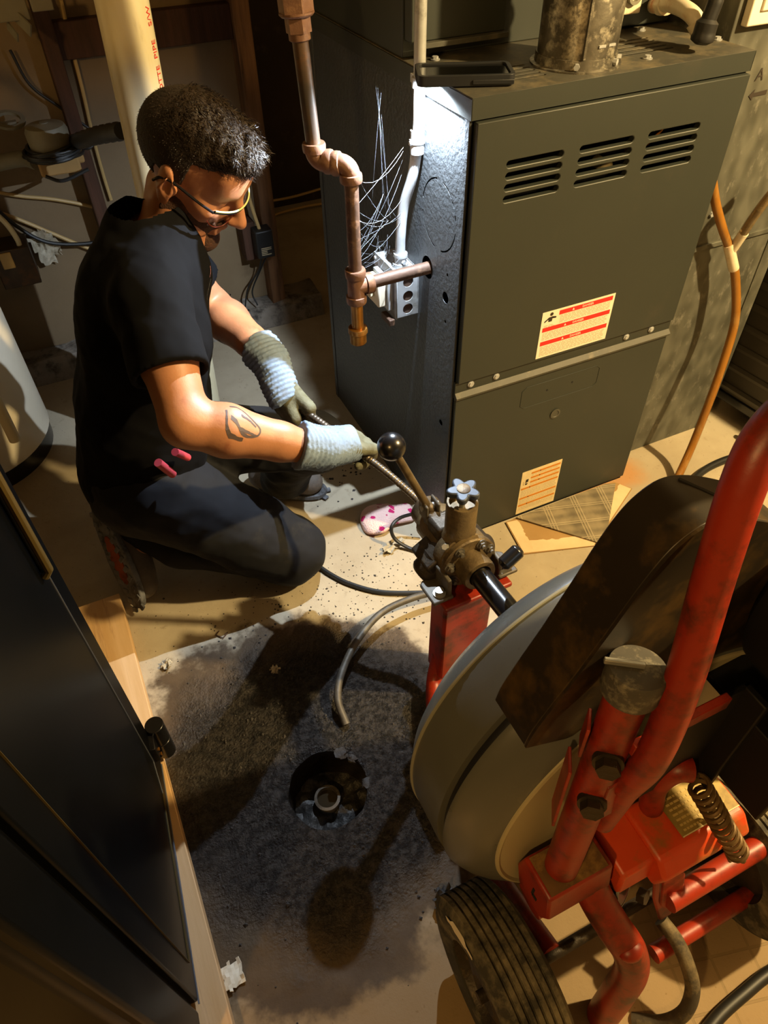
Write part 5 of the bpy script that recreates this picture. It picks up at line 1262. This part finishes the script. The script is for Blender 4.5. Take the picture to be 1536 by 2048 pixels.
def put(name, sdf, m, parent, it=2, **kw):
    vs, fs = sdf.mesh(); vs = smooth_mesh(vs, fs, it)
    org = V(((vs[:, 0].min()+vs[:, 0].max())/2, (vs[:, 1].min()+vs[:, 1].max())/2, vs[:, 2].min()))
    me = bpy.data.meshes.new(name); q = (vs-np.array(org)).astype(np.float32)
    me.vertices.add(len(q)); me.vertices.foreach_set('co', q.ravel()); me.loops.add(fs.size); me.loops.foreach_set('vertex_index', fs.ravel().astype(np.int32))
    me.polygons.add(len(fs)); me.polygons.foreach_set('loop_start', np.arange(0, fs.size, 4, dtype=np.int32)); me.update(calc_edges=True); me.validate()
    me.shade_smooth(); me.materials.append(MATS[m])
    o = bpy.data.objects.new(name, me); COL.objects.link(o); fin(o, org, parent)
    for k, v in kw.items(): o[k] = v
    return o

# joints
PEL = V((-.675, .225, .385)); CHE = V((-.590, .240, .715)); NEK = V((-.518, .262, .862))
RHIP = V((-.670, .135, .375)); LHIP = V((-.640, .325, .375))
RKN = V((-.415, .075, .088)); RAN = V((-.735, .235, .135))
LKN = V((-.285, .165, .345)); LAN = V((-.330, .375, .110))
RSH = V((-.575, .105, .828)); LSH = V((-.515, .375, .815))
RWR = dep(628, 897, 1.335); REL = dep(372, 845, 1.235)
LWR = dep(535, 712, 1.535); LEL = dep(425, 615, 1.64)

# the head's own frame: forward, left, up
HC = dep(384, 338, 1.30); HS = 1.0
yaw, pit, rol = math.radians(-40), math.radians(-37), math.radians(2)
HF = V((math.cos(yaw)*math.cos(pit), math.sin(yaw)*math.cos(pit), math.sin(pit))); HL = Z.cross(HF).normalized(); HU = HF.cross(HL)
HL, HU = HL*math.cos(rol)+HU*math.sin(rol), HU*math.cos(rol)-HL*math.sin(rol)
HRm = np.array([[HF.x, HL.x, HU.x], [HF.y, HL.y, HU.y], [HF.z, HL.z, HU.z]])
def hp(x, y, z): return HC+(HF*x+HL*y+HU*z)*HS
def tohead(P): return (P-np.array(HC))@HRm/HS
man = empty('person', (-.6, .2, 0), 'man kneeling in black shirt and work gloves, feeding the steel cable by hand', 'person')

body = SDF((-.88, -.25, .0), (-.15, .52, 1.13), .0036)
def bc(a, b_, ra, rb, k=.02, **kw): body.cap(a, b_, ra, rb, k, **kw)
bc(PEL, PEL+V((.03, 0, .12)), .110, .105); bc(PEL+V((.03, 0, .12)), CHE, .105, .110); bc(CHE, NEK-Z*.03, .100, .06)
bc(RHIP, RKN, .068, .048); bc(LHIP, LKN, .068, .048); bc(RKN, RAN, .045, .034); bc(LKN, LAN, .046, .034)
bc(NEK-Z*.04, RSH, .05, .050); bc(NEK-Z*.04, LSH, .05, .050)
def arm(sh, el, wr):
    d = (wr-el); bc(sh, sh*.55+el*.45, .049, .051, .02); bc(sh*.55+el*.45, el, .050, .042, .02)
    bc(el, el+d*.30, .043, .047, .018); bc(el+d*.30, el+d*.72, .047, .036, .015); bc(el+d*.72, wr, .036, .029, .012)
arm(RSH, REL, RWR); arm(LSH, LEL, LWR)
bc(NEK-Z*.03+V((.015, 0, 0)), hp(-.012, 0, -.060), .060, .053, .025)
bc(hp(.02, .04, -.085), NEK+V((.02, .05, 0)), .022, .03, .03)
# head
def H(fn, *a, **kw): getattr(body, fn)(*a, **kw)
HRl = HRm
def he(c, r, k=.012, op='+', R=HRl): body.ell(hp(*c), np.array(r)*HS, R, k, op)
def hcp(a, b_, ra, rb, k=.012, op='+'): body.cap(hp(*a), hp(*b_), ra*HS, rb*HS, k, op)
he((-.014, 0, .040), (.098, .077, .086), .01)
he((.030, 0, -.025), (.062, .063, .085), .03)
for y in (-1, 1):
    hcp((-.012, y*.055, -.050), (.030, y*.046, -.088), .020, .020, .025); hcp((.030, y*.046, -.088), (.070, y*.012, -.108), .020, .019, .02)
    hcp((.070, y*.040, .030), (.082, y*.014, .030), .013, .013, .014); he((.058, y*.046, -.016), (.022, .020, .018), .02)
    he((.087, y*.031, .004), (.016, .018, .014), .010, '-'); he((.071, y*.031, .004), (.0135, .0145, .0135), .004)
    hcp((.081, y*.020, .0125), (.077, y*.043, .010), .0042, .0038, .005)      # upper lid
    he((.103, y*.0115, -.030), (.011, .0085, .008), .007); he((.101, y*.0105, -.0375), (.005, .0038, .003), .002, '-')
he((.066, 0, .062), (.03, .06, .04), .03)
hcp((.088, 0, .022), (.116, 0, -.022), .0085, .0120, .012); he((.120, 0, -.028), (.0115, .0105, .0100), .008)
hcp((.086, -.018, -.058), (.086, .018, -.058), .0075, .0075, .008); hcp((.096, -.004, -.0565), (.096, .004, -.0565), .0065, .0065, .008)
hcp((.088, -.014, -.0705), (.088, .014, -.0705), .0080, .0080, .008); hcp((.100, -.022, -.0640), (.100, .022, -.0640), .0022, .0022, .003, '-')
he((.078, 0, -.104), (.020, .022, .018), .015)
for y in (-1, 1):
    Re = HRm@np.array(Matrix.Rotation(y*math.radians(22), 3, 'Z') @ Matrix.Rotation(math.radians(-14), 3, 'Y'))
    he((-.012, y*.083, -.002), (.020, .0085, .034), .006, '+', Re); he((-.006, y*.0935, .004), (.0105, .008, .020), .004, '-', Re)
    he((-.004, y*.082, -.031), (.010, .006, .010), .005, '+'); hcp((-.018, y*.092, -.012), (-.010, y*.0915, .018), .0025, .0025, .003)
    he((.006, y*.080, -.004), (.006, .007, .010), .004)
bo = put('body', body, 'skin', man, 2)

# t-shirt
def folds(seed, amp, f):
    rs = np.random.RandomState(seed); ks = rs.normal(size=(9, 3))*f; ph = rs.uniform(0, 6.28, 9); w = 1/np.sqrt(np.linalg.norm(ks, axis=1)/f)
    def fn(q):
        o = np.zeros(len(q))
        for k_, p_, w_ in zip(ks, ph, w): o += w_*np.abs(np.sin(q@k_+p_+.9*np.sin(q@k_[::-1]*.7)))
        return amp*(o/5-.6)
    return fn
sh = SDF((-.95, -.06, .26), (-.33, .52, .93), .0046)
def scap(a, b_, ra, rb, k=.03, **kw): sh.cap(a, b_, ra, rb, k, **kw)
fl_ = (V((0, 1, .0)), 1.0)
nd = (hp(-.03, 0, -.055)-NEK).normalized()
scap(PEL+V((-.01, -.035, -.01)), PEL+V((.03, -.03, .13)), .135, .128); scap(PEL+V((-.01, .05, -.01)), PEL+V((.03, .05, .13)), .135, .128)
scap(PEL+V((.03, -.03, .13)), CHE+V((0, -.045, 0)), .128, .122); scap(PEL+V((.03, .05, .13)), CHE+V((.01, .05, 0)), .128, .122)
scap(CHE+V((0, -.045, 0)), NEK-Z*.065, .122, .082, .04); scap(CHE+V((.01, .05, 0)), NEK-Z*.065, .122, .082, .04)
scap(PEL+V((.06, .02, .05)), PEL+V((.08, .02, .16)), .11, .11, .04)
scap(NEK-Z*.055, RSH+Z*.0, .066, .066, .04); scap(NEK-Z*.055, LSH, .066, .066, .04)
REs = RSH+(REL-RSH)*.62; LEs = LSH+(LEL-LSH)*.62
scap(RSH, REs+(REL-RSH)*.25, .070, .078, .03); scap(LSH, LEs+(LEL-LSH)*.25, .070, .076, .03)
scap(NEK-Z*.03, NEK+nd*.04, .084, .074, .02)
scap(V((-.585, .225, .80)), V((-.545, .25, .87)), .105, .080, .04)
scap(NEK+V((.0, -.02, .0)), RSH+V((.02, .05, .02)), .060, .055, .03); scap(NEK+V((.0, .02, .0)), LSH+V((.0, -.05, .02)), .060, .055, .03)
sh.wrinkle(folds(3, .009, 24)); sh.wrinkle(folds(8, .0030, 60))
sh.cut(REs, (REL-RSH), .003, .125); sh.cut(LEs, (LEL-LSH), .003, .12)
sh.cut(NEK+nd*.058, nd+V((.1, 0, 0)), .003, .088)
sh.cap(REs-(REL-RSH)*.06, REs+(REL-RSH)*.3, .058, .066, .003, '-'); sh.cap(LEs-(LEL-LSH)*.06, LEs+(LEL-LSH)*.3, .058, .066, .003, '-')
shirt = put('t_shirt', sh, 'shirt', man, 2)
# trousers
tr_ = SDF((-.90, -.05, .0), (-.17, .50, .50), .0046)
def tcap(a, b_, ra, rb, k=.03): tr_.cap(a, b_, ra, rb, k)
tcap(PEL+V((-.02, -.05, -.02)), PEL+V((-.02, .06, -.02)), .122, .118); tcap(PEL+V((0, -.03, .05)), PEL+V((0, .04, .05)), .115, .112)
tcap(RHIP, RKN+(RHIP-RKN)*.3+V((0, 0, .014)), .112, .100); tcap(RKN+(RHIP-RKN)*.3+V((0, 0, .014)), RKN+V((.012, -.004, .012)), .100, .092)
tcap(RKN+V((.0, 0, -.003)), RAN+(RKN-RAN)*.25, .076, .062); tcap(RAN+(RKN-RAN)*.25, RAN+V((-.005, .03, .02)), .062, .058)
tcap(LHIP, LKN, .100, .078); tcap(LKN, LKN*.35+LAN*.65, .076, .066); tcap(LKN*.35+LAN*.65, LAN+V((.01, -.01, -.035)), .072, .076)
tr_.wrinkle(folds(5, .009, 24)); tr_.wrinkle(folds(6, .0032, 62))
tr_.cut((0, 0, .002), (0, 0, -1), .001)
tr_.cut(LAN+V((0, 0, -.065)), (0, 0, -1), .003, .13)
trs = put('trousers', tr_, 'trousers', man, 2)
# boots
def boot(name, heel, toe, up_, sole_n, parent):
    """heel and toe along the sole, up_ the ankle"""
    s = SDF(np.minimum(np.minimum(heel, toe), up_)-.09, np.maximum(np.maximum(heel, toe), up_)+.09, .0040)
    d = (toe-heel); n_ = V(sole_n).normalized()
    s.cap(heel-n_*.032, heel+d*.45-n_*.032, .036, .038, .02); s.cap(heel+d*.45-n_*.032, toe-d.normalized()*.035-n_*.030, .040, .036, .02)
    s.cap(heel+d*.15-n_*.045, up_, .040, .042, .03); s.cap(heel+d*.25-n_*.06, heel+d*.7-n_*.035, .034, .034, .025)
    s.cut(heel-n_*.004, n_, .003)
    b_ = put(name, s, 'boot', parent, 2)
    side = n_.cross(d.normalized()); o = heel; u = d.normalized(); L_ = d.length; pts = []
    for i in range(28):
        t = 2*PI*i/28; a = L_*.5+L_*.56*math.cos(t); w_ = (.043 if math.cos(t) > -.1 else .038)*abs(math.sin(t))**.75*(1 if math.sin(t) >= 0 else -1); pts.append((a, w_))
    mk('sole', B().prism(pts, o-n_*.006, u, side, .016 if u.cross(side).dot(n_) > 0 else -.016), 'sole', b_, bevel=.003)
    tr = B()
    for i in range(11):
        a = L_*(-.02+.105*i); w_ = .036-.010*abs(i-5)/5
        for sg in (-1, 1): tr.box(o+u*(a+.006)+side*(sg*w_*.62)+n_*.0095, (.013, w_*.62, .006), ((u+side*(sg*.5)).normalized(), (side-u*(sg*.5)).normalized(), n_))
    t_ = mk('tread', tr, 'sole', b_, bevel=.0015); t_['kind'] = 'stuff'
    pts = [(L_*.52+L_*.27*math.cos(2*PI*i/18), .021*math.sin(2*PI*i/18)) for i in range(18)]
    mk('sole_insert', B().prism(pts, o+n_*.006, u, side, .006 if u.cross(side).dot(n_) > 0 else -.006), 'sole_red', b_, bevel=.001)
    return b_
r_h, r_t = V((-.815, .310, .205)), V((-.795, .135, .032))
r_n = V((-.72, -.60, .15)); dd_ = (r_t-r_h).normalized(); r_n = (r_n-dd_*r_n.dot(dd_)).normalized()
boot('boot', r_h, r_t, RAN+V((.0, .05, .05)), r_n, man)
boot('boot', V((-.375, .430, .016)), V((-.225, .320, .016)), LAN+V((-.01, .015, .0)), (0, 0, -1), man)

# gloves gripping the cable
def glove(name, wr, el, cen, cdir, thumb_sign, seed):
    """a fist closed round the cable: wr wrist, cen the grip centre on the cable, cdir along the cable towards the little finger"""
    cd_ = V(cdir).normalized(); fore = (cen-wr); fore = (fore-cd_*fore.dot(cd_)).normalized(); pn = cd_.cross(fore).normalized()
    if pn.z > 0: pn = -pn                    # palm side faces down, knuckles up
    bc_ = cen-fore*.0-pn*.020                # back of the hand over the cable
    s = SDF(np.array(cen)-.14, np.array(cen)+.14, .0030)
    kn = []
    for i in range(4):
        f_ = (i-1.5)*.0215; ln_ = (1.0, 1.08, 1.02, .84)[i] if thumb_sign > 0 else (.84, 1.02, 1.08, 1.0)[i]
        off_ = cd_*f_
        mcp = cen+off_-pn*.021+fore*(.012+.004*(1.5-abs(i-1.5))); pip = cen+off_*1.02-pn*.004+fore*(.040*ln_); dip = cen+off_*.98+pn*.0225+fore*(.022*ln_); tip = cen+off_*.95+pn*.0245-fore*.006
        base = wr+(cen-wr)*.45+off_*.6-pn*.014
        s.cap(base, mcp, .0165, .0140, .010); s.cap(mcp, pip, .0128, .0115, .003); s.cap(pip, dip, .0113, .0105, .003); s.cap(dip, tip, .0105, .0098, .003)
        kn.append(mcp)
    tb0 = wr+(cen-wr)*.35+cd_*(-thumb_sign*.022)-pn*.004; tb1 = cen-cd_*(thumb_sign*.046)-fore*.012+pn*.006; tb2 = cen-cd_*(thumb_sign*.044)+fore*.016+pn*.017; tb3 = cen-cd_*(thumb_sign*.030)+fore*.032+pn*.016
    s.cap(tb0, tb1, .0185, .0150, .012); s.cap(tb1, tb2, .0142, .0128, .004); s.cap(tb2, tb3, .0125, .0108, .003)
    s.cap(wr+(cen-wr)*.1, wr+(cen-wr)*.75-pn*.010, .030, .027, .015)
    s.wrinkle(folds(seed, .0018, 120))
    g_ = put(name, s, 'glove', man, 2)
    d = (wr-el).normalized(); c0 = wr-d*.028; c1 = wr+(cen-wr)*.80-pn*.012
    cf = SDF(np.array(wr)-.11, np.array(wr)+.11, .0030)
    cf.cap(c0-d*.012, wr+(cen-wr)*.1, .050, .042, .01); cf.cap(wr+(cen-wr)*.1, c1, .042, .040, .01); cf.wrinkle(lambda q: .0022*np.sin((q-np.array(c0))@np.array((c1-c0).normalized())*620)); cf.wrinkle(folds(seed+1, .003, 60))
    cf.cut(c0-d*.002, -d, .002, .09)
    q_ = (cen-wr).normalized(); cf.cut(wr+(cen-wr)*.86, q_+pn*.3, .004)
    put('glove_cuff', cf, 'glove_cuff', g_, 2)
    return g_
i_r = min(range(len(CABV)), key=lambda i: (CABV[i]-RH).length); i_l = min(range(len(CABV)), key=lambda i: (CABV[i]-LH).length)
RD_ = (CABV[i_r+1]-CABV[i_r-1]).normalized(); LD_ = (CABV[i_l+1]-CABV[i_l-1]).normalized()
glove('glove', RWR, REL, CABV[i_r]+V((0, 0, 0)), RD_, -1, 31)
glove('glove', LWR, LEL, CABV[i_l]+V((0, 0, 0)), LD_, 1, 41)

# hair: a close cap with a longer, tousled top, and strands over it
hair = SDF(np.array(HC)-.17, np.array(HC)+.17, .0030)
def hh(c, r, k=.01, op='+'): hair.ell(hp(*c), np.array(r)*HS, HRm, k, op)
hh((-.015, 0, .041), (.1015, .0800, .0885)); hh((.005, 0, .084), (.084, .066, .048), .02); hh((.050, 0, .098), (.040, .058, .028), .02); hh((.074, 0, .094), (.024, .048, .018), .015)
def hairmask(q):
    p = tohead(q); x, y, z = p[:, 0], p[:, 1], p[:, 2]
    line = .058+np.clip((x-.03)/.05, 0, 1)*.022+.004*np.sin(y*160)          # hairline over the brow
    face = np.where(x > .012, line-z, -.2)
    side = np.where((x > -.045), (.010-np.clip((x+.045)/.06, 0, 1)*.006)-z, (-.072-np.clip((-x-.045)*.3, 0, .02))-z)
    tem = np.where((x > .018) & (x < .055), .046-z, -.2)
    return np.maximum.reduce([face, side, tem])
sl, P = hair.grid(HC, np.full(3, .3)); hm = hairmask(P.reshape(-1, 3)).reshape(P.shape[:3]).astype(np.float32); hair.g[sl] = np.maximum(hair.g[sl], np.clip(hm, -.05, .05))
def tous(q):
    p = tohead(q); top = np.clip((p[:, 2]-.075)/.03, 0, 1)*np.clip((p[:, 0]+.06)/.1, 0, 1)
    return top*(.0035*np.sin(p[:, 0]*95+4*np.sin(p[:, 1]*60))*np.cos(p[:, 1]*85+2)+.0015*np.sin(p[:, 0]*210+p[:, 1]*150))
hair.wrinkle(tous); ho = put('hair', hair, 'hair', man, 1)
hv = np.array([v.co[:] for v in ho.data.vertices])+np.array(WLOC[ho.name]); hnn = np.array([v.normal[:] for v in ho.data.vertices])
def strands(name, n, pick, lfun, seed, wd_, mt, parent, spread=.5):
    rs = np.random.RandomState(seed); ids = rs.choice(len(hv) if pick is None else pick, n); vs = []; fs = []
    for i in ids:
        p = V(hv[i]); nrm = V(hnn[i]).normalized(); q = tohead(np.array([p]))[0]; flow, ln_ = lfun(q, rs)
        d = (HF*flow[0]+HL*flow[1]+HU*flow[2]); d = d-nrm*d.dot(nrm)
        if d.length < 1e-6: continue
        d = (d.normalized()+V(rs.normal(size=3))*spread*.4+nrm*.15).normalized(); sd_ = d.cross(nrm).normalized()*wd_; o = len(vs); cur = nrm*(ln_*rs.uniform(.02, .2))
        vs += [p-sd_-nrm*.001, p+sd_-nrm*.001, p+d*ln_*.5+cur+sd_*.8, p+d*ln_*.5+cur-sd_*.8, p+d*ln_*rs.uniform(.8, 1.05)+cur*.7-nrm*ln_*.12]
        fs += [(o, o+1, o+2, o+3), (o+3, o+2, o+4)]
    b_ = B(); b_.add(vs, fs); o_ = mk(name, b_, mt, parent, fixn=False, smooth=0); o_['kind'] = 'stuff'; return o_
qh = tohead(hv); topi = np.where((qh[:, 2] > .07) & (qh[:, 0] > -.07))[0]; sidei = np.where(~((qh[:, 2] > .085) & (qh[:, 0] > -.05)))[0]; fri = np.where((qh[:, 0] > .05) & (qh[:, 2] > .06))[0]
strands('top_strands', 3200, topi, lambda q, rs: ((.8+rs.normal()*.3, rs.normal()*.5, -.1), rs.uniform(.012, .026)), 1, .0007, 'hair_strand', ho, .25)
strands('fringe_strands', 900, fri, lambda q, rs: ((.8, rs.normal()*.7, .1), rs.uniform(.012, .026)), 2, .0008, 'hair_strand', ho, .55)
strands('side_strands', 3500, sidei, lambda q, rs: ((-.2 if q[0] < .02 else .1, 0, -1), rs.uniform(.003, .007)), 3, .0005, 'hair_strand', ho)
# beard and brows
be = SDF(np.array(HC)-.17, np.array(HC)+.17, .0028)
def b_e(c, r, k=.012): be.ell(hp(*c), (np.array(r)+.0045)*HS, HRm, k)
def b_c(a, b_, ra, rb, k=.012): be.cap(hp(*a), hp(*b_), (ra+.005)*HS, (rb+.005)*HS, k)
b_e((.030, 0, -.025), (.062, .063, .085), .03)
for y in (-1, 1):
    b_c((-.012, y*.055, -.050), (.030, y*.046, -.088), .020, .020, .025); b_c((.030, y*.046, -.088), (.070, y*.012, -.108), .020, .019, .02)
b_e((.078, 0, -.104), (.020, .022, .018), .015); b_c((.085, -.016, -.048), (.085, .016, -.048), .006, .006, .008)
sl, P = be.grid(HC, np.full(3, .3)); q = tohead(P.reshape(-1, 3)); x, y, z = q[:, 0], np.abs(q[:, 1]), q[:, 2]
lim = np.where(x > .062, -.040-.0*y, -.040+np.clip((.062-x)/.07, 0, 1)*.032)
mk_ = np.maximum.reduce([z-lim+.003*np.sin(x*210)*np.sin(y*240), -.008-x, np.where((x > .078) & (y < .021) & (z > -.078) & (z < -.051), .02, -.05)]).reshape(P.shape[:3]).astype(np.float32)
be.g[sl] = np.maximum(be.g[sl], np.clip(mk_, -.05, .05)); be.wrinkle(folds(12, .0012, 420)); put('beard', be, 'beard', man, 1)
for y in (-1, 1):
    mk('eyebrow', B().tube(spline([hp(.091, y*.014, .030), hp(.088, y*.030, .035), hp(.073, y*.048, .029)], 5), .003, 8, [.0028]*4+[.0034]*4+[.0022]*3), 'hair', man)
# safety glasses
gl = mk('safety_glasses', B().tube([hp(.1085-.9*abs(t)**2.2*11, t, .004+.35*abs(t)*.12) for t in np.linspace(-.070, .070, 25)], .0028, 8), 'glasses_frame', man)
mk('brow_bar', B().tube([hp(.1098-.9*abs(t)**2.2*11, t, .0078+.35*abs(t)*.12) for t in np.linspace(-.070, .070, 25)], .0017, 8), 'glasses_lime', gl)
for y in (-1, 1):
    mk('temple', B().tube(spline([hp(.080, y*.0712, .006), hp(.05, y*.080, .010), hp(.0, y*.086, .014), hp(-.022, y*.086, .006), hp(-.032, y*.084, -.010)], 6), .0026, 8), 'glasses_frame', gl)
    lb_ = B(); vs = []; fs = []; k = 12
    for i in range(k+1):
        t = y*(.008+.060*i/k)
        for j in range(7):
            u_ = j/6; bot = .034*(1-(abs(i-6.5)/7.5)**2.6)+.004; vs.append(hp(.1085-.9*abs(t)**2.2*11-.006*u_, t, .003-bot*u_))
    fs = [(i*7+j, (i+1)*7+j, (i+1)*7+j+1, i*7+j+1) for i in range(k) for j in range(6)]
    solid(mk('lens', lb_.add(vs, fs), 'lens', gl, smooth=60, fixn=False), .0012)
    mk('lens_rim', B().tube([vs[i*7+6] for i in range(k+1)], .0012, 6), 'lens_rim', gl)
# pocket tool handles, shirt print, tattoo, belt loop
h0_ = dep(318, 926, 1.335); mk('pliers_handle', B().tube(spline([dep(345, 948, 1.42), dep(330, 936, 1.375), dep(316, 925, 1.35)], 5), .0085, 12), 'pink_grip', man)
mk('pliers_handle', B().tube(spline([dep(375, 915, 1.44), dep(360, 908, 1.395), dep(350, 904, 1.37)], 5), .0078, 12), 'pink_grip', man)
def shrink(o, tgt, off):
    md = o.modifiers.new('cling', 'SHRINKWRAP'); md.target = tgt; md.wrap_method = 'NEAREST_SURFACEPOINT'; md.wrap_mode = 'ABOVE_SURFACE'; md.offset = off; return o
def ribbon(pts, w_, face):
    """flat ribbon following pts, lying across the direction face"""
    P3 = spline(pts, 6); b_ = B(); vs = []
    for i, p in enumerate(P3):
        t = (P3[min(i+1, len(P3)-1)]-P3[max(i-1, 0)]).normalized(); s_ = t.cross(V(face)).normalized()*(w_/2); vs += [p-s_, p+s_]
    return b_.add(vs, [(2*i, 2*i+2, 2*i+3, 2*i+1) for i in range(len(P3)-1)])
fd_ = [(455, 838), (470, 832), (500, 842), (520, 858), (512, 872), (480, 868), (455, 852)]
ta = B()
for seq in (fd_, [(465, 860), (490, 866), (512, 872)], [(470, 846), (492, 848), (510, 856)], [(448, 846), (452, 862), (475, 872)]):
    r_ = ribbon([dep(a, b_, 1.25) for a, b_ in seq], .0030, ray(480, 855)); ta.add(r_.v, r_.f)
shrink(mk('tattoo', ta, 'ink', bo, smooth=0, fixn=False), bo, .0005)
ta = ribbon([dep(452, 655, 1.60), dep(462, 662, 1.60), dep(472, 668, 1.60)], .016, ray(460, 660)); shrink(mk('tattoo', ta, 'ink', bo, smooth=0, fixn=False), bo, .0005)
lg_ = B()
for seq in ([(430, 562), (433, 580), (437, 600)], [(437, 600), (443, 598)], [(436, 562), (440, 580), (444, 594)], [(430, 562), (436, 562)]):
    r_ = ribbon([dep(a, b_, 1.39) for a, b_ in ([seq[0], ((seq[0][0]+seq[1][0])/2, (seq[0][1]+seq[1][1])/2), seq[1]] if len(seq) == 2 else seq)], .0028, ray(437, 580)); lg_.add(r_.v, r_.f)
shrink(mk('chest_print', lg_, 'shirt_print', shirt, smooth=0, fixn=False), shirt, .0008)
r_ = ribbon([dep(434, 530, 1.38), dep(437, 545, 1.38), dep(440, 558, 1.38)], .006, ray(437, 545)); shrink(mk('chest_print', r_, 'shirt_pink', shirt, smooth=0, fixn=False), shirt, .0008)
for k, seq in enumerate(([(168, 520), (160, 540), (166, 552)], [(172, 535), (164, 548)], [(158, 565), (152, 580), (162, 590)], [(166, 572), (158, 592)])):
    s2 = seq if len(seq) == 3 else [seq[0], ((seq[0][0]+seq[1][0])/2, (seq[0][1]+seq[1][1])/2), seq[1]]
    shrink(mk('back_print', ribbon([dep(a, b_, 1.5) for a, b_ in s2], .006, ray(163, 560)), 'shirt_tan', shirt, smooth=0, fixn=False), shirt, .0008)
